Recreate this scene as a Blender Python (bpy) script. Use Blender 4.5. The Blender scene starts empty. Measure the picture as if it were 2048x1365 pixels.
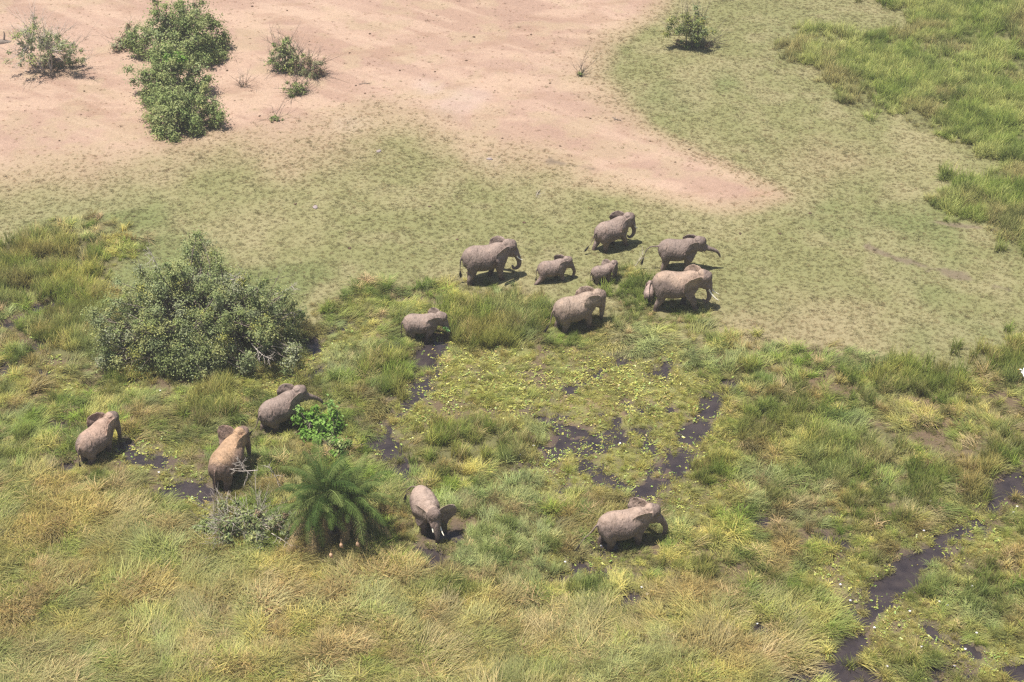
import bpy, bmesh, math, random
import numpy as np
from mathutils import Vector, Matrix, Euler

R = math.radians
rng = np.random.default_rng(7)
scene = bpy.context.scene
col = scene.collection

# ---------------------------------------------------------------- camera, sky, sun, exposure
HAZE = 0.0006
CAM_H = 52.4
TILT = 33.0
FPX = 3500.0            # focal length in photograph pixels (2048 wide)
cd = bpy.data.cameras.new('camera')
cam = bpy.data.objects.new('camera', cd)
col.objects.link(cam)
cam.location = (0, 0, CAM_H)
cam.rotation_euler = (R(90 - TILT), 0, 0)
cd.sensor_width = 36.0
cd.lens = 36.0 * FPX / 2048.0
cd.clip_start = 1.0
cd.clip_end = 6000.0
scene.camera = cam

SUN_EL, SUN_AZ = 74.0, 184.0     # azimuth (from +x, anticlockwise) of where the sun stands
world = bpy.data.worlds.new('World')
scene.world = world
world.use_nodes = True
wn = world.node_tree
bg = wn.nodes.get('Background') or wn.nodes.new('ShaderNodeBackground')
sky = wn.nodes.new('ShaderNodeTexSky')
sky.sky_type = 'NISHITA'
sky.sun_disc = False
sky.sun_elevation = R(SUN_EL)
sky.sun_rotation = R(90 - SUN_AZ)
sky.air_density = 1.0
sky.dust_density = 2.0
wn.links.new(sky.outputs[0], bg.inputs[0])
bg.inputs[1].default_value = 0.062
ld = bpy.data.lights.new('sun', 'SUN')
ld.energy = 5.0
ld.angle = R(0.5)
ld.color = (1.0, 0.94, 0.84)
sun = bpy.data.objects.new('sun', ld)
col.objects.link(sun)
sd = Vector((math.cos(R(SUN_EL)) * math.cos(R(SUN_AZ)), math.cos(R(SUN_EL)) * math.sin(R(SUN_AZ)), math.sin(R(SUN_EL))))
sun.rotation_euler = sd.to_track_quat('Z', 'Y').to_euler()
sun.location = (0, 60, 80)
scene.view_settings.view_transform = 'Standard'
scene.view_settings.look = 'None'
scene.view_settings.gamma = 1.0
scene.view_settings.exposure = 0.74
scene.view_settings.use_curve_mapping = False
scene.cycles.use_denoising = False
scene.cycles.pixel_filter_type = 'BLACKMAN_HARRIS'
scene.cycles.filter_width = 1.35
scene.cycles.max_bounces = 5
scene.cycles.diffuse_bounces = 3
scene.cycles.glossy_bounces = 2
scene.cycles.transmission_bounces = 2
scene.cycles.transparent_max_bounces = 6

# ---------------------------------------------------------------- pixel of the photo -> point on the ground
_s, _c = math.sin(R(TILT)), math.cos(R(TILT))
def P(px, py, z=0.0):
    u = (px - 1024.0) / FPX
    v = (py - 682.5) / FPX
    t = (CAM_H - z) / (_s + v * _c)
    return (u * t, (_c - v * _s) * t)
def poly(pts, z=0.0):
    return np.array([P(a, b, z) for a, b in pts])

# ---------------------------------------------------------------- numpy noise and distance helpers
_perm = np.random.default_rng(11).random((256, 256))
def vnoise(x, y):
    xi = np.floor(x).astype(int); yi = np.floor(y).astype(int)
    fx = x - xi; fy = y - yi
    fx = fx * fx * (3 - 2 * fx); fy = fy * fy * (3 - 2 * fy)
    a = _perm[xi & 255, yi & 255]; b = _perm[(xi + 1) & 255, yi & 255]
    c = _perm[xi & 255, (yi + 1) & 255]; d = _perm[(xi + 1) & 255, (yi + 1) & 255]
    return (a * (1 - fx) + b * fx) * (1 - fy) + (c * (1 - fx) + d * fx) * fy
def fbm(x, y, s, oct=4, seed=0):
    x = np.asarray(x, float) / s + seed * 17.3; y = np.asarray(y, float) / s + seed * 9.7
    r = 0; a = 1; t = 0
    for i in range(oct):
        r = r + a * vnoise(x, y); t += a
        x = x * 2.03 + 5.1; y = y * 2.03 + 3.7; a *= 0.5
    return r / t
def sstep(a, b, v):
    t = np.clip((v - a) / (b - a), 0, 1)
    return t * t * (3 - 2 * t)
def sdpoly(pl, x, y):
    """signed distance to polygon, positive inside"""
    d = np.full(x.shape, 1e9); ins = np.zeros(x.shape, bool)
    n = len(pl)
    for i in range(n):
        x0, y0 = pl[i]; x1, y1 = pl[(i + 1) % n]
        ex, ey = x1 - x0, y1 - y0
        t = np.clip(((x - x0) * ex + (y - y0) * ey) / (ex * ex + ey * ey + 1e-9), 0, 1)
        d = np.minimum(d, np.hypot(x - x0 - t * ex, y - y0 - t * ey))
        cr = ((y0 > y) != (y1 > y)) & (x < ex * (y - y0) / (ey if abs(ey) > 1e-9 else 1e-9) + x0)
        ins ^= cr
    return np.where(ins, d, -d)
def dline(pl, x, y):
    d = np.full(x.shape, 1e9)
    for i in range(len(pl) - 1):
        x0, y0 = pl[i]; x1, y1 = pl[i + 1]
        ex, ey = x1 - x0, y1 - y0
        t = np.clip(((x - x0) * ex + (y - y0) * ey) / (ex * ex + ey * ey + 1e-9), 0, 1)
        d = np.minimum(d, np.hypot(x - x0 - t * ex, y - y0 - t * ey))
    return d

# ---------------------------------------------------------------- where each kind of ground lies
DIRT = [poly([(-300, -400), (1500, -400), (1345, -20), (1300, 40), (1215, 100), (1190, 150), (1230, 210), (1290, 260),
              (1400, 315), (1490, 362), (1550, 396), (1500, 412), (1420, 422), (1300, 400), (1180, 372), (1060, 330), (950, 300), (850, 265),
              (760, 250), (650, 285), (560, 310), (430, 300), (330, 330), (200, 345), (0, 350), (-300, 360)])]
MARSH = poly([(-300, 500), (0, 480), (120, 470), (195, 500), (220, 590), (300, 690), (500, 690), (640, 640), (740, 590), (860, 590), (1000, 585),
              (1180, 590), (1190, 570), (1300, 565), (1370, 625), (1330, 700), (1440, 710), (1560, 720), (1700, 715), (1800, 715),
              (1900, 715), (2048, 690), (2300, 680), (2500, 1700), (-500, 1700)])
GREEN = [poly(p) for p in [
    [(1570, 90), (1620, 65), (1700, 85), (1780, 60), (1850, 45), (1740, 20), (1760, -80), (2400, -80), (2400, 330), (2048, 325), (1950, 300), (1860, 265),
     (1790, 240), (1740, 205), (1680, 180), (1620, 150)],
    [(1870, 400), (1920, 365), (2048, 340), (2300, 340), (2300, 480), (2048, 465), (1960, 440), (1890, 425)],
    [(1975, 500), (2060, 485), (2200, 500), (2200, 540), (2010, 525)],
    [(1175, 588), (1205, 572), (1250, 562), (1300, 565), (1350, 605), (1365, 635), (1310, 655), (1240, 625), (1190, 612)]]]
REED = [poly(p) for p in [
    [(-200, 480), (120, 476), (190, 500), (205, 560), (110, 600), (0, 615), (-200, 610)],
    [(70, 610), (180, 580), (235, 600), (225, 690), (150, 730), (80, 690)],
    [(470, 490), (530, 480), (610, 505), (600, 545), (540, 545)],
    [(890, 605), (1000, 592), (1110, 590), (1105, 650), (1030, 690), (940, 700), (895, 660)],
    [(715, 740), (800, 700), (835, 740), (800, 800), (740, 790)],
    [(845, 870), (920, 850), (1050, 875), (1070, 920), (970, 935), (870, 925)],
    [(1740, 740), (1790, 705), (1890, 715), (1935, 740), (1940, 790), (1860, 800), (1760, 785)],
    [(1900, 715), (1990, 690), (2200, 690), (2200, 760), (2000, 770), (1930, 755)],
    [(1590, 880), (1660, 850), (1760, 860), (1800, 900), (1740, 960), (1640, 955), (1590, 920)],
    [(390, 790), (460, 780), (475, 835), (420, 850)],
    [(1780, 625), (1860, 625), (1870, 665), (1800, 665)], [(1730, 628), (1765, 622), (1770, 655), (1735, 655)],
    [(1450, 730), (1500, 720), (1520, 750), (1465, 765)],
    [(1940, 930), (1990, 900), (2010, 960), (1985, 1010), (1945, 990)],
    [(1510, 150), (1560, 140), (1575, 175), (1520, 180)]]]
MAT = [poly(p) for p in [
    [(860, 700), (940, 680), (1000, 655), (1080, 700), (1200, 690), (1330, 710), (1400, 760), (1440, 830), (1430, 930), (1330, 1000), (1180, 1000),
     (1080, 985), (1060, 930), (1080, 860), (990, 850), (900, 850), (800, 880), (790, 930), (740, 890), (760, 820), (840, 760)],
    [(100, 730), (200, 760), (420, 775), (560, 730), (640, 650), (740, 640), (700, 700), (620, 740), (560, 790), (500, 780), (470, 830), (400, 800), (250, 800), (110, 790)],
    [(225, 870), (320, 870), (400, 920), (430, 990), (400, 1080), (350, 1000), (250, 960)],
    [(1340, 1000), (1440, 960), (1420, 860), (1460, 880), (1480, 960), (1400, 1040)],
    [(1740, 1210), (1830, 1200), (1850, 1250), (1960, 1290), (2060, 1300), (2060, 1360), (1850, 1330), (1760, 1260)],
    [(1640, 1100), (1720, 1090), (1760, 1140), (1720, 1180), (1640, 1160)],
    [(1860, 1040), (1960, 1040), (2010, 1080), (1900, 1110), (1790, 1070)],
    [(1100, 1125), (1230, 1120), (1240, 1150), (1130, 1165)],
    [(1180, 1010), (1230, 1000), (1190, 1060), (1165, 1050)]]]
CHAN = [(poly(p), w) for p, w in [
    ([(865, 690), (855, 730), (835, 780), (790, 815), (762, 845), (760, 880), (785, 925), (812, 960), (818, 985)], 0.72),
    ([(755, 845), (765, 885), (800, 935)], 0.75),
    ([(1450, 770), (1425, 810), (1395, 860), (1365, 910), (1330, 960), (1300, 985), (1285, 1015)], 0.62),
    ([(1335, 725), (1325, 750)], 0.5),
    ([(1955, 1050), (1895, 1075), (1880, 1100)], 0.55), ([(1900, 1105), (1840, 1120), (1810, 1150), (1775, 1180), (1745, 1200), (1728, 1225)], 0.8),
    ([(1728, 1225), (1705, 1260), (1700, 1290), (1680, 1325), (1660, 1370)], 0.42),
    ([(1590, 1372), (1650, 1355), (1720, 1362)], 0.9),
    ([(1860, 1265), (1900, 1290), (1950, 1300)], 0.3),
    ([(2035, 950), (2005, 985), (1985, 1010)], 0.6),
    ([(1265, 1210), (1300, 1208), (1345, 1218)], 0.6),
    ([(1290, 1165), (1320, 1150)], 0.2),
    ([(262, 918), (300, 915), (335, 925)], 0.5), ([(345, 990), (385, 965), (400, 995)], 0.65), ([(385, 1040), (388, 1075)], 0.35),
    ([(250, 895), (262, 918)], 0.4),
    ([(0, 748), (8, 735)], 0.4), ([(-20, 665), (30, 650), (75, 622), (105, 605)], 0.25), ([(60, 705), (80, 690)], 0.2),
    ([(100, 850), (140, 850), (165, 862)], 0.22), ([(120, 935), (150, 930), (175, 922)], 0.4), ([(70, 735), (85, 755)], 0.25),
    ([(840, 1100), (865, 1105), (868, 1140)], 0.4), ([(870, 1070), (905, 1075)], 0.5),
    ([(1190, 1100), (1225, 1100)], 0.45), ([(1130, 1150), (1160, 1135), (1200, 1145)], 0.35), ([(1115, 1165), (1140, 1160)], 0.3),
    ([(600, 690), (625, 680), (630, 700)], 0.4), ([(640, 680), (690, 655)], 0.2), ([(610, 755), (640, 740)], 0.2),
    ([(1245, 722), (1150, 770), (1062, 822), (980, 850)], 0.15),
    ([(1080, 840), (1180, 870)], 0.3), ([(1140, 890), (1240, 880)], 0.35), ([(1110, 985), (1200, 975)], 0.25),
    ([(1500, 1030), (1530, 1045)], 0.25), ([(1650, 1080), (1680, 1085)], 0.4), ([(1580, 1035), (1660, 1030)], 0.2),
    ([(1510, 1250), (1515, 1275)], 0.4), ([(2060, 1340), (2035, 1350)], 0.5), ([(1880, 1350), (1930, 1345)], 0.35),
    ([(1080, 1040), (1110, 1045)], 0.3), ([(1040, 940), (1100, 930)], 0.2), ([(235, 885), (260, 890)], 0.3)]]
POND = poly([(1090, 830), (1180, 820), (1260, 800), (1330, 790), (1370, 830), (1385, 890), (1330, 950), (1270, 985), (1160, 975), (1090, 940), (1075, 880)])
TRAIL = [(poly(p), w * .6) for p, w in [
    ([(1740, 500), (1800, 525), (1880, 545), (1960, 570), (2060, 600), (2200, 640)], 0.38),
    ([(1850, 445), (1930, 458), (2060, 472), (2200, 480)], 0.3),
    ([(760, 600), (830, 600), (900, 610)], 0.5), ([(1100, 330), (1180, 345)], 0.2),
    ([(500, 870), (560, 880), (590, 870)], 0.7), ([(0, 445), (60, 442)], 0.2)]]
STRAW = [(P(a, b), r) for a, b, r in [(720, 1265, 2.2), (850, 1320, 2.5), (1150, 1300, 1.8), (1130, 1250, 1.6), (900, 1240, 1.2), (90, 1150, 2.0), (250, 1010, 2.0),
                                    (70, 1340, 1.6), (1560, 1320, 1.6), (1240, 1140, 0.8), (1850, 1030, 1.4), (1990, 1100, 1.0), (1600, 800, 1.2),
                                    (560, 1190, 1.5), (1230, 1280, 1.2), (800, 1130, 1.6), (420, 1230, 1.6), (1750, 920, 1.4), (1050, 900, 1.2),
                                    (940, 870, 1.0), (760, 740, .9), (1740, 790, 1.0), (380, 1330, 1.5), (1500, 1180, 1.2), (1560, 165, 1.6), (1650, 200, 1.8), (1780, 300, 1.8)]]

def zones(x, y):
    z = {}
    n1 = fbm(x, y, 6.0, 4, 1) - .5; n2 = fbm(x, y, 1.6, 4, 2) - .5
    edge = n1 * 5.0 + n2 * 2.2
    d = sdpoly(DIRT[0], x, y)
    dp, ep = P(1450, 300)
    sharp = sstep(-4, 8, x - P(1100, 300)[0])            # the right hand edge of the bare soil is crisp
    z['dirt'] = sstep(-1, 1, (d + edge * (1 - .75 * sharp)) / (3.6 * (1 - sharp) + 1.5))
    m = sdpoly(MARSH, x, y) + n1 * 7.0 + n2 * 3.5
    z['marsh'] = sstep(-1.6, 1.8, m)
    g = np.full(x.shape, -99.)
    for p in GREEN: g = np.maximum(g, sdpoly(p, x, y))
    z['green'] = sstep(-.8, .8, g + n2 * 4.0 + n1 * 4.0)
    g = np.full(x.shape, -99.)
    for p in REED: g = np.maximum(g, sdpoly(p, x, y))
    z['reed'] = sstep(-.4, .4, g + n2 * 2.0)
    g = np.full(x.shape, -99.)
    for p in MAT: g = np.maximum(g, sdpoly(p, x, y))
    z['mat'] = sstep(-.6, .6, g + n2 * 3.6 + n1 * 1.5)
    g = np.full(x.shape, 99.)
    for p, w in CHAN: g = np.minimum(g, dline(p, x, y) - w * .92)
    n3 = fbm(x, y, .7, 3, 5) - .5
    z['water'] = sstep(.12, -.12, g + n3 * 1.15 + n2 * .5)
    z['water'] = z['water'] * (1 - .8 * sstep(.60, .67, fbm(x, y, 1.1, 3, 51)))
    z['bank'] = sstep(.7, .0, g + n3 * 1.1 + n2 * .5)
    z['pond'] = sstep(-.5, .5, sdpoly(POND, x, y) + n2 * 2.8) * sstep(.48, .60, fbm(x, y, .8, 3, 8) + .04)
    g = np.full(x.shape, 99.)
    for p, w in TRAIL: g = np.minimum(g, dline(p, x, y) - w)
    z['gap'] = z['marsh'] * sstep(.545, .625, fbm(x, y, 1.15, 4, 61)) * sstep(.40, .55, fbm(x, y, 5., 2, 62))
    z['trail'] = sstep(.2, -.2, g + n3 * 1.1)
    g = np.zeros(x.shape)
    for (cx, cy), r in STRAW: g = np.maximum(g, 1 - np.hypot(x - cx, y - cy) / r)
    z['straw'] = sstep(.0, .35, g + n2 * .9)
    return z

def height(x, y, z=None):
    z = z or zones(x, y)
    h = fbm(x, y, 14., 3, 3) * .4 * (1 - z['marsh'])
    h = h + z['dirt'] * .12
    h = h + (fbm(x, y, .8, 3, 4) - .5) * (.05 + .16 * z['marsh'] * (1 - z['mat']))
    h = h + z['marsh'] * .04 - .07 * z['mat']
    wt = np.maximum(z['water'], z['pond'] * (.26 + .22 * fbm(x, y, .8, 3, 53)))
    h = h * (1 - wt) - .22 * wt
    return h
WATER_Z = -0.085

# one sheet of ground: fine where it is seen, growing coarser out to the horizon
def axis(lo, hi, step, far_lo, far_hi):
    a = list(np.arange(lo, hi + 1e-6, step))
    s = step; v = a[-1]
    up = []
    while v < far_hi:
        s *= 1.35; v += s; up.append(v)
    s = step; v = a[0]; dn = []
    while v > far_lo:
        s *= 1.35; v -= s; dn.append(v)
    return np.array(dn[::-1] + a + up)
GX = axis(-52, 52, .16, -2500, 2500)
GY = axis(42, 146, .16, -1500, 3500)
XX, YY = np.meshgrid(GX, GY)
Z = zones(XX, YY)
HH = height(XX, YY, Z)
def gh(x, y):
    i = int(np.clip(np.searchsorted(GX, x) - 1, 0, len(GX) - 2)); j = int(np.clip(np.searchsorted(GY, y) - 1, 0, len(GY) - 2))
    return float(HH[j, i])
def gha(x, y):
    i = np.clip(np.searchsorted(GX, x) - 1, 0, len(GX) - 2); j = np.clip(np.searchsorted(GY, y) - 1, 0, len(GY) - 2)
    return HH[j, i]

# ---------------------------------------------------------------- materials
def lerp(a, b, t):
    return a * (1 - t[..., None]) + np.array(b) * t[..., None]
class NT:
    def __init__(s, name):
        s.m = bpy.data.materials.new(name); s.m.use_nodes = True
        s.t = s.m.node_tree; s.n = s.t.nodes
        s.b = s.n.get('Principled BSDF'); s.out = s.n.get('Material Output')
    def add(s, typ, **k):
        n = s.n.new(typ)
        for a, v in k.items(): setattr(n, a, v)
        return n
    def link(s, a, b): s.t.links.new(a, b)
    def noise(s, vec, scale, detail=4, rough=.55, dist=0):
        n = s.add('ShaderNodeTexNoise'); n.inputs['Scale'].default_value = scale
        n.inputs['Detail'].default_value = detail; n.inputs['Roughness'].default_value = rough; n.inputs['Distortion'].default_value = dist
        if vec is not None: s.link(vec, n.inputs['Vector'])
        return n.outputs['Fac']
    def ramp(s, fac, stops):
        r = s.add('ShaderNodeValToRGB'); e = r.color_ramp.elements
        while len(e) < len(stops): e.new(.5)
        for q, (p, c) in zip(e, stops):
            q.position = p; q.color = (*c, 1) if len(c) == 3 else c
        s.link(fac, r.inputs['Fac']); return r.outputs['Color']
    def mix(s, fac, a, b, mode='MIX'):
        m = s.add('ShaderNodeMix', data_type='RGBA', blend_type=mode)
        for sock, v in ((m.inputs[0], fac), (m.inputs[6], a), (m.inputs[7], b)):
            if isinstance(v, (int, float)): sock.default_value = v
            elif isinstance(v, tuple): sock.default_value = (*v, 1)
            else: s.link(v, sock)
        return m.outputs[2]
    def bump(s, h, strength, dist, normal=None):
        b = s.add('ShaderNodeBump'); b.inputs['Strength'].default_value = strength; b.inputs['Distance'].default_value = dist
        s.link(h, b.inputs['Height'])
        if normal is not None: s.link(normal, b.inputs['Normal'])
        return b.outputs['Normal']
    def pos(s): return s.add('ShaderNodeNewGeometry').outputs['Position']
    def attr(s, name, typ='GEOMETRY'):
        return s.add('ShaderNodeAttribute', attribute_name=name, attribute_type=typ)

def mat_ground():
    k = NT('ground_soil_and_turf')
    p = k.pos()
    base = k.attr('soil').outputs['Color']
    f = k.noise(p, 4.5, 6, .75)
    g = k.noise(p, 14.0, 4, .7)
    c1 = k.mix(1.0, base, k.ramp(f, [(.25, (.82, .82, .80)), (.5, (1, 1, 1)), (.75, (1.14, 1.13, 1.10))]), 'MULTIPLY')
    c2 = k.mix(1.0, c1, k.ramp(g, [(.3, (.72, .72, .70)), (.55, (1.02, 1.02, 1.02)), (.75, (1.22, 1.2, 1.15))]), 'MULTIPLY')
    k.link(c2, k.b.inputs['Base Color'])
    k.b.inputs['Roughness'].default_value = .9
    k.b.inputs['Specular IOR Level'].default_value = .15
    n = k.bump(f, .35, .08); n = k.bump(g, .6, .05, n)
    k.link(n, k.b.inputs['Normal'])
    return k.m
def mat_water():
    k = NT('dark_swamp_water')
    p = k.pos()
    c = k.ramp(k.noise(p, 1.3, 4), [(.35, (.026, .021, .024)), (.65, (.048, .038, .038))])
    k.link(c, k.b.inputs['Base Color'])
    k.b.inputs['Roughness'].default_value = .10
    k.b.inputs['IOR'].default_value = 1.33
    k.b.inputs['Specular IOR Level'].default_value = .5
    k.link(k.bump(k.noise(p, 6., 3), .25, .02), k.b.inputs['Normal'])
    return k.m
def mat_leafy(name, attr='tint', typ='INSTANCER', trans=.28, rough=.55, spec=.25, blade=True):
    """foliage that takes its colour from an attribute; light passes partly through each blade or leaf"""
    k = NT(name)
    c = k.attr(attr, typ).outputs['Color']
    if blade:
        t = k.attr('blade').outputs['Color']     # r: height along the blade, g: random per blade
        s = k.add('ShaderNodeSeparateColor'); k.link(t, s.inputs[0])
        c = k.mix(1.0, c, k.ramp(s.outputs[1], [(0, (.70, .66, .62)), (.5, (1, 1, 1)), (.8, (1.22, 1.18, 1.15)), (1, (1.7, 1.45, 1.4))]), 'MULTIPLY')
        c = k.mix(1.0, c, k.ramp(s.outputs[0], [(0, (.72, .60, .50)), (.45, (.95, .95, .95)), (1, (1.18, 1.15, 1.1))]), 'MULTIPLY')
    k.link(c, k.b.inputs['Base Color'])
    k.b.inputs['Roughness'].default_value = rough
    k.b.inputs['Specular IOR Level'].default_value = spec
    tr = k.add('ShaderNodeBsdfTranslucent'); k.link(c, tr.inputs['Color'])
    mx = k.add('ShaderNodeMixShader'); mx.inputs[0].default_value = trans
    k.link(k.b.outputs[0], mx.inputs[1]); k.link(tr.outputs[0], mx.inputs[2]); k.link(mx.outputs[0], k.out.inputs['Surface'])
    return k.m
def mat_plain(name, c, rough=.7, spec=.3, var=.25, scale=6., bump=.3, bd=.02):
    k = NT(name)
    tc = k.add('ShaderNodeTexCoord').outputs['Object']
    f = k.noise(tc, scale, 5, .65)
    k.link(k.ramp(f, [(.3, tuple(v * (1 - var) for v in c)), (.7, tuple(min(1, v * (1 + var)) for v in c))]), k.b.inputs['Base Color'])
    k.b.inputs['Roughness'].default_value = rough
    k.b.inputs['Specular IOR Level'].default_value = spec
    k.link(k.bump(f, bump, bd), k.b.inputs['Normal'])
    return k.m
def mat_skin():
    k = NT('elephant_skin')
    tc = k.add('ShaderNodeTexCoord').outputs['Object']
    base = k.attr('skin').outputs['Color']
    f = k.noise(tc, 2.2, 5, .6)
    c = k.mix(1.0, base, k.ramp(f, [(.3, (.70, .68, .66)), (.5, (1, 1, 1)), (.72, (1.20, 1.15, 1.10))]), 'MULTIPLY')
    mp = k.add('ShaderNodeMapping'); mp.inputs['Scale'].default_value = (1.0, .6, .35); k.link(tc, mp.inputs[0])
    w = k.noise(mp.outputs[0], 11., 5, .7, .4)
    c = k.mix(1.0, c, k.ramp(w, [(.35, (.84, .83, .82)), (.55, (1.03, 1.03, 1.03))]), 'MULTIPLY')
    k.link(c, k.b.inputs['Base Color'])
    k.b.inputs['Roughness'].default_value = .8
    k.b.inputs['Specular IOR Level'].default_value = .2
    v = k.add('ShaderNodeTexVoronoi', feature='DISTANCE_TO_EDGE'); v.inputs['Scale'].default_value = 13.; k.link(mp.outputs[0], v.inputs['Vector'])
    mp2 = k.add('ShaderNodeMapping'); mp2.inputs['Scale'].default_value = (1.6, 1.0, .55); k.link(tc, mp2.inputs[0])
    fold = k.noise(mp2.outputs[0], 3.6, 3, .55, .6)
    n = k.bump(fold, .7, .18); n = k.bump(w, .4, .05, n); n = k.bump(v.outputs['Distance'], .4, .03, n)
    k.link(n, k.b.inputs['Normal'])
    return k.m
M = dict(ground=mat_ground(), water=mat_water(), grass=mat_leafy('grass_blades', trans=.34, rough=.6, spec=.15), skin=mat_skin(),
         pad=mat_leafy('floating_pads', trans=.1, rough=.35, spec=.4, blade=False),
         leaf=mat_leafy('leaves', 'leafcol', 'GEOMETRY', trans=.36, rough=.65, spec=.12, blade=False),
         palm=mat_leafy('palm_leaflets', 'leafcol', 'GEOMETRY', trans=.16, rough=.7, spec=.04, blade=False),
         bark=mat_plain('grey_bark', (.20, .165, .14), .9, .1, .35, 9., .6, .03),
         dead=mat_plain('weathered_dead_wood', (.42, .37, .33), .9, .1, .25, 9., .5, .02),
         ivory=mat_plain('ivory', (.86, .80, .66), .4, .4, .08, 5., .05, .01),
         hair=mat_plain('black_tail_hair', (.022, .018, .018), .8, .2, .3, 30., .5, .01),
         eye=mat_plain('dark_eye', (.015, .010, .008), .2, .5, .1, 5., .0, .01),
         stone=mat_plain('pale_stone', (.27, .225, .22), .85, .2, .22, 7., .6, .05),
         dung=mat_plain('dry_dung', (.10, .065, .045), .95, .1, .35, 12., .8, .04),
         white=mat_plain('white_feathers', (.88, .88, .87), .7, .2, .05, 8., .3, .01),
         beak=mat_plain('yellow_beak', (.75, .42, .06), .4, .4, .1, 8., .1, .01),
         petal=mat_plain('white_petals', (.88, .86, .90), .5, .3, .05, 8., .1, .01),
         nest=mat_plain('woven_straw', (.62, .40, .26), .9, .1, .3, 40., .8, .02))

# ---------------------------------------------------------------- object helpers
def tag(o, label=None, cat=None, group=None, kind=None):
    if label: o['label'] = label
    if cat: o['category'] = cat
    if group: o['group'] = group
    if kind: o['kind'] = kind
    return o
def empty(name, loc, rz=0, **k):
    o = bpy.data.objects.new(name, None); col.objects.link(o)
    o.location = loc; o.rotation_euler = (0, 0, rz); o.empty_display_size = .3
    return tag(o, **k)
def mesh_np(name, V, F, mat, parent=None, smooth=False, attrs=None, link=True):
    """V (n,3); F list/array of faces (all quads or all tris as arrays, or a list of lists)"""
    me = bpy.data.meshes.new(name)
    V = np.asarray(V, np.float32)
    if isinstance(F, np.ndarray):
        n, k = F.shape
        me.vertices.add(len(V)); me.vertices.foreach_set('co', V.ravel())
        me.loops.add(n * k); me.loops.foreach_set('vertex_index', F.astype(np.int32).ravel())
        me.polygons.add(n); me.polygons.foreach_set('loop_start', np.arange(0, n * k, k, dtype=np.int32))
        me.update(calc_edges=True)
    else:
        me.from_pydata(V.tolist(), [], F); me.update()
    if smooth and len(me.polygons): me.polygons.foreach_set('use_smooth', np.ones(len(me.polygons), bool))
    for nm, arr in (attrs or {}).items():
        a = me.attributes.new(nm, 'FLOAT_COLOR', 'POINT')
        A = np.ones((len(V), 4), np.float32); A[:, :arr.shape[1]] = arr; a.data.foreach_set('color', A.ravel())
    if mat: me.materials.append(mat)
    o = bpy.data.objects.new(name, me)
    if link: col.objects.link(o)
    if parent: o.parent = parent
    return o
class Acc:
    """collects pieces of geometry for one mesh"""
    def __init__(s): s.V = []; s.F = []; s.C = []; s.n = 0
    def add(s, V, F, c=None):
        V = np.asarray(V, float).reshape(-1, 3)
        s.V.append(V); s.F += [[i + s.n for i in f] for f in F]; s.n += len(V)
        if c is not None: s.C.append(np.tile(np.array(c, float)[:3], (len(V), 1)))
    def build(s, name, mat, parent=None, smooth=True, attr=None):
        at = {attr: np.vstack(s.C)} if attr and s.C else None
        return mesh_np(name, np.vstack(s.V), s.F, mat, parent, smooth, at)
def catmull(P_, n):
    """resample control rows (any number of columns) with n points per span"""
    P_ = np.asarray(P_, float); Q = np.vstack([2 * P_[0] - P_[1], P_, 2 * P_[-1] - P_[-2]]); out = []
    for i in range(1, len(Q) - 2):
        for t in np.arange(n) / n:
            a, b, c, d = Q[i - 1], Q[i], Q[i + 1], Q[i + 2]
            out.append(.5 * ((2 * b) + (-a + c) * t + (2 * a - 5 * b + 4 * c - d) * t * t + (-a + 3 * b - 3 * c + d) * t ** 3))
    out.append(Q[-2]); return np.array(out)
def tube(path, seg=10, span=4, squash=1.0, cap=True):
    """path rows x,y,z,r -> closed tube"""
    Q = catmull(path, span) if span > 1 else np.asarray(path, float)
    Q[:, 3] = np.maximum(Q[:, 3], .003)
    pts = Q[:, :3]; T = np.gradient(pts, axis=0); T /= np.linalg.norm(T, axis=1)[:, None] + 1e-9
    up = np.array([0, 1, 0.]) if abs(T[0][1]) < .9 else np.array([1., 0, 0])
    V = []
    for p, t, r in zip(pts, T, Q[:, 3]):
        a = up - t * np.dot(up, t); a /= np.linalg.norm(a) + 1e-9; b = np.cross(t, a); up = a
        for k in range(seg):
            th = 2 * math.pi * k / seg
            V.append(p + r * (math.cos(th) * a * squash + math.sin(th) * b))
    m = len(pts); F = []
    for i in range(m - 1):
        for k in range(seg):
            k2 = (k + 1) % seg
            F.append([i * seg + k, i * seg + k2, (i + 1) * seg + k2, (i + 1) * seg + k])
    if cap:
        F.append(list(range(seg))[::-1]); F.append([(m - 1) * seg + k for k in range(seg)])
    return np.array(V), F
def ball(c, r, seg=14, rings=8):
    c = np.array(c, float); r = np.array(r, float) * np.ones(3); V = [c + r * (0, 0, 1)]; F = []
    for i in range(1, rings):
        a = math.pi * i / rings
        for k in range(seg):
            b = 2 * math.pi * k / seg
            V.append(c + r * (math.sin(a) * math.cos(b), math.sin(a) * math.sin(b), math.cos(a)))
    V.append(c - r * (0, 0, 1)); L = len(V) - 1
    for k in range(seg): F.append([0, 1 + k, 1 + (k + 1) % seg])
    for i in range(rings - 2):
        for k in range(seg):
            a = 1 + i * seg; F.append([a + k, a + seg + k, a + seg + (k + 1) % seg, a + (k + 1) % seg])
    a = 1 + (rings - 2) * seg
    for k in range(seg): F.append([L, a + (k + 1) % seg, a + k])
    return np.array(V), F

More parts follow.
